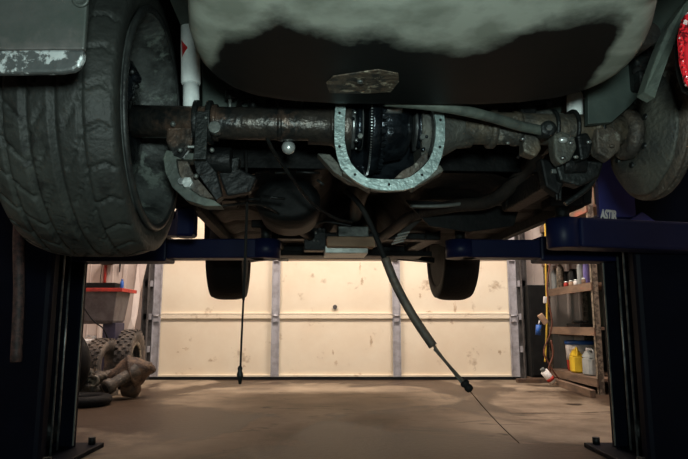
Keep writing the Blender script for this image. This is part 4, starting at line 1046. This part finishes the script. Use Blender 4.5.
for i, (px, mt, lb) in enumerate(((566, 'red', 'small red jar at the front of the middle shelf'), (571, 'tan', 'small tan jar at the front of the middle shelf'), (576, 'white', 'small white jar, leftmost of two on the middle shelf edge'), (584, 'wood', 'small brown jar in front of the spray cans'))):
    q = onshelf(px, 2.035, zA); t = thing('jar', q, lb, 'jar')
    MB().lathe(V(0, 0, 0), (0, 0, 1), [(0, .018), (.004, .022), (.035, .022), (.04, .017)], 14).build('jar_body', mt, t); MB().cyl(V(0, 0, .04), V(0, 0, .052), .019, 14).build('lid', 'bright', t)
# top shelf things seen through the gap under the car
zB = 1.50
for (px, X, w_, h_, mt, lb) in ((568, 2.08, .10, .17, 'tarnish', 'grey box on the high shelf seen under the car floor'), (573, 2.06, .07, .22, 'white', 'white carton beside the grey box on the high shelf'), (580, 2.06, .09, .18, 'blue', 'blue carton on the high shelf seen through the gap'), (586, 2.06, .05, .20, 'red', 'orange-red carton next to the blue carton on the high shelf'), (592, 2.06, .07, .17, 'tan', 'tan carton at the right end of the high shelf')):
    q = onshelf(px, X, zB); t = MB().box(V(0, 0, h_ / 2), (.10, w_, h_)).build('carton', mt, None, .004); t.location = q; tag(t, lb, 'box')
# lowest shelf: bucket stack, yellow jug, clear jug
zC = .10
q = atx(577, 365, 2.16); t = thing('paint_bucket', (2.20, q.y, zC + .0205), 'white and red bucket with a blue lid on the lowest shelf', 'bucket')
MB().lathe(V(0, 0, 0), (0, 0, 1), [(0, .115), (.01, .12), (.10, .125)], 28).build('lower_band', 'red', t)
MB().lathe(V(0, 0, 0), (0, 0, 1), [(.10, .126), (.19, .130), (.24, .132)], 28).build('bucket_body', 'white', t)
MB().lathe(V(0, 0, .24), (0, 0, 1), [(0, .138), (.03, .138), (.035, .12), (.036, .01)], 28).build('lid', 'blue', t)
def jug(x, y, z, rz, mt, label):
    t = thing('jug', (x, y, z), label, 'jug', rz=rz)
    MB().cham(-.075, .075, -.05, .05, 0, .15, .02).build('jug_body', mt, t)
    MB().loft([[V(-.07, -.045, .15), V(.07, -.045, .15), V(.07, .045, .15), V(-.07, .045, .15)], [V(.02, -.02, .20), V(.055, -.02, .20), V(.055, .02, .20), V(.02, .02, .20)]], True, False).build('jug_shoulder', mt, t)
    MB().cyl(V(.038, 0, .20), V(.038, 0, .225), .02, 14).build('cap', 'white', t)
    MB().curve([V(-.06, 0, .14), V(-.055, 0, .20), V(-.01, 0, .215), V(.02, 0, .19)], .010, 8).build('handle', mt, t)
q = atx(577, 378, 2.07); jug(2.075, q.y, zC + .0205, math.radians(80), 'yellow', 'yellow plastic oil jug on the lowest shelf in front of the bucket')
q = atx(590, 378, 2.07); jug(2.075, q.y - .03, zC + .0205, math.radians(95), 'clear_grey', 'pale translucent jug beside the yellow jug on the lowest shelf')
# items on .50 shelf: dark tools
q = onshelf(577, 2.12, .50); t = MB(); t.mm(-.06, .06, -.16, .16, 0, .03); t.cyl(V(-.03, -.12, .045), V(.0, .12, .045), .014, 10); t.cyl(V(.03, -.1, .045), V(.02, .13, .045), .012, 10)
o = t.build('tool_tray', 'black_matte'); o.location = q; tag(o, 'low dark tray of bars on the second shelf up', 'tray')
q = onshelf(570, 2.08, 1.16)
for (px, mt, lb) in ((561, 'white', 'white packet on the upper shelf under the lift arm'), (570, 'bright', 'shiny white can lying on the upper shelf under the lift arm'), (584, 'black_matte', 'black packet on the upper shelf under the lift arm')):
    q = onshelf(px, 2.05, 1.16); o = MB().cham(-.03, .03, -.06, .06, 0, .06, .008).build('packet', mt); o.location = q; tag(o, lb, 'packet')
# tall dark cabinet left of shelving
c0 = at(530, 330, 5.90); c1 = at(548, 330, 5.90); ztop = at(535, 285, 5.90).z
t = thing('narrow_cabinet', ((c0.x + c1.x) / 2, 6.02, 0), 'narrow dark steel cabinet between the garage door and the shelves', 'cabinet')
hw = (c1.x - c0.x) / 2
MB().mm(-hw, hw, -.12, .12, .04, ztop).build('cabinet_body', 'black_matte', t, .004); MB().mm(-hw + .012, hw - .012, -.132, -.12, .06, ztop - .02).build('cabinet_door', 'black_matte', t, .003)
MB().mm(-hw - .02, hw + .02, -.14, .13, 0, .04).build('plinth', 'brown', t, .003); MB().cyl(V(hw - .03, -.15, ztop * .6), V(hw - .03, -.132, ztop * .6), .008, 10).build('knob', 'jamb', t)
# timber on the floor in front of shelf
q0 = flr(520, 386); q1 = atz(546, 388, .03)
o = MB().mm(at(520, 380, 5.72).x, at(552, 380, 5.72).x, 5.79, 5.86, .001, .035).build('timber_offcut', 'brown'); tag(o, 'dark timber offcut lying on the floor at the cabinet foot', 'board')
b0 = V(1.93, 5.70, .03); b1 = V(1.86, 4.62, .03)
o = MB().bar(b0, b1, .04, .055).build('angle_board', 'wood'); tag(o, 'long rough board on the floor along the foot of the shelving', 'board')
# cords hanging in front of the shelving, with tags
def wc(pts, X): return [atx(x, y, X) if False else at(x, y, 5.55) for x, y in pts]
top = at(545.5, 200, 5.55)
o = MB().curve([top + V(0, 0, 1.6)] + wc([(545.5, 235), (545.8, 270), (547, 310), (546, 345), (545, 362)], 0), .009, 8).build('extension_cord', 'cord_yellow'); tag(o, 'yellow cord hanging straight down left of the shelves', 'cord')
o = MB().curve([top + V(.03, .03, 1.6)] + [at(x, y, 5.50) for x, y in [(549, 235), (550, 262), (547, 290), (552, 325), (544, 350), (548, 362), (556, 375), (563, 383)]], .007, 8).build('air_hose', 'cord_brown'); tag(o, 'dark red hose wandering beside the yellow cord', 'hose')
o = MB().curve([at(x, y, 5.45) for x, y in [(551, 340), (553, 355), (549, 368), (553, 377)]], .008, 8).build('hose_end', 'cord_brown')
o.name = 'short_hose'; tag(o, 'short brown hose end curled below the longer hose', 'hose')
def hung(px, py, sz, mt, rot, name, label, cat):
    m = MB(); m.box(V(0, 0, 0), sz, Matrix.Rotation(rot, 3, 'Y')); o = m.build(name, mt, None, .006); o.location = at(px, py, 5.47); tag(o, label, cat); return o
hung(543, 319, (.05, .03, .10), 'tan', -.6, 'paper_tag', 'tan tag tied to the yellow cord', 'tag')
hung(545, 300, (.03, .02, .06), 'white', .1, 'paper_tag', 'small white tag high on the yellow cord', 'tag')
t = thing('hanging_can', at(538, 335, 5.55), 'small blue can hanging left of the yellow cord', 'can')
MB().cyl(V(0, 0, 0), V(.01, 0, .09), .024, 16).build('can_body', 'blue', t); MB().cyl(V(.01, 0, .09), V(.02, 0, .13), .006, 8).build('can_nozzle', 'white', t)
t = thing('spray_can', at(553, 382, 5.45), 'white spray can dangling tilted at the bottom of the cords', 'can')
d = V(-.8, 0, 1).normalized(); MB().cyl(V(0, 0, 0), d * .12, .034, 18).build('can_body', 'white', t); MB().cyl(d * .12, d * .15, .02, 14).build('can_cap', 'tarnish', t); MB().lathe(V(0, 0, 0) + d * .02, d, [(0, .0345), (.03, .0345)], 18).build('can_band', 'red', t)
# dark wall-hung bits seen above the arm, left of shelf
t = thing('hose_reel', at(546, 206, 6.09), 'cluttered dark hose reel high on the wall left of the shelves', 'reel')
MB().lathe(V(0, 0, 0), (0, 1, 0), [(-.05, .05), (-.05, .13), (-.04, .13), (-.035, .09), (.035, .09), (.04, .13), (.05, .13), (.05, .05)], 26).build('reel_drum', 'jamb', t)
m = MB()
for k in range(5): m.lathe(V(0, -.028 + .014 * k, 0), (0, 1, 0), [(.007 * math.cos(a_), .10 + .007 * math.sin(a_)) for a_ in [2 * PI * j / 8 for j in range(8)]], 30, True)
m.build('wound_hose', 'galv', t)
MB().mm(-.03, .03, .03, .10, -.03, .03).build('wall_bracket', 'dark_metal', t)
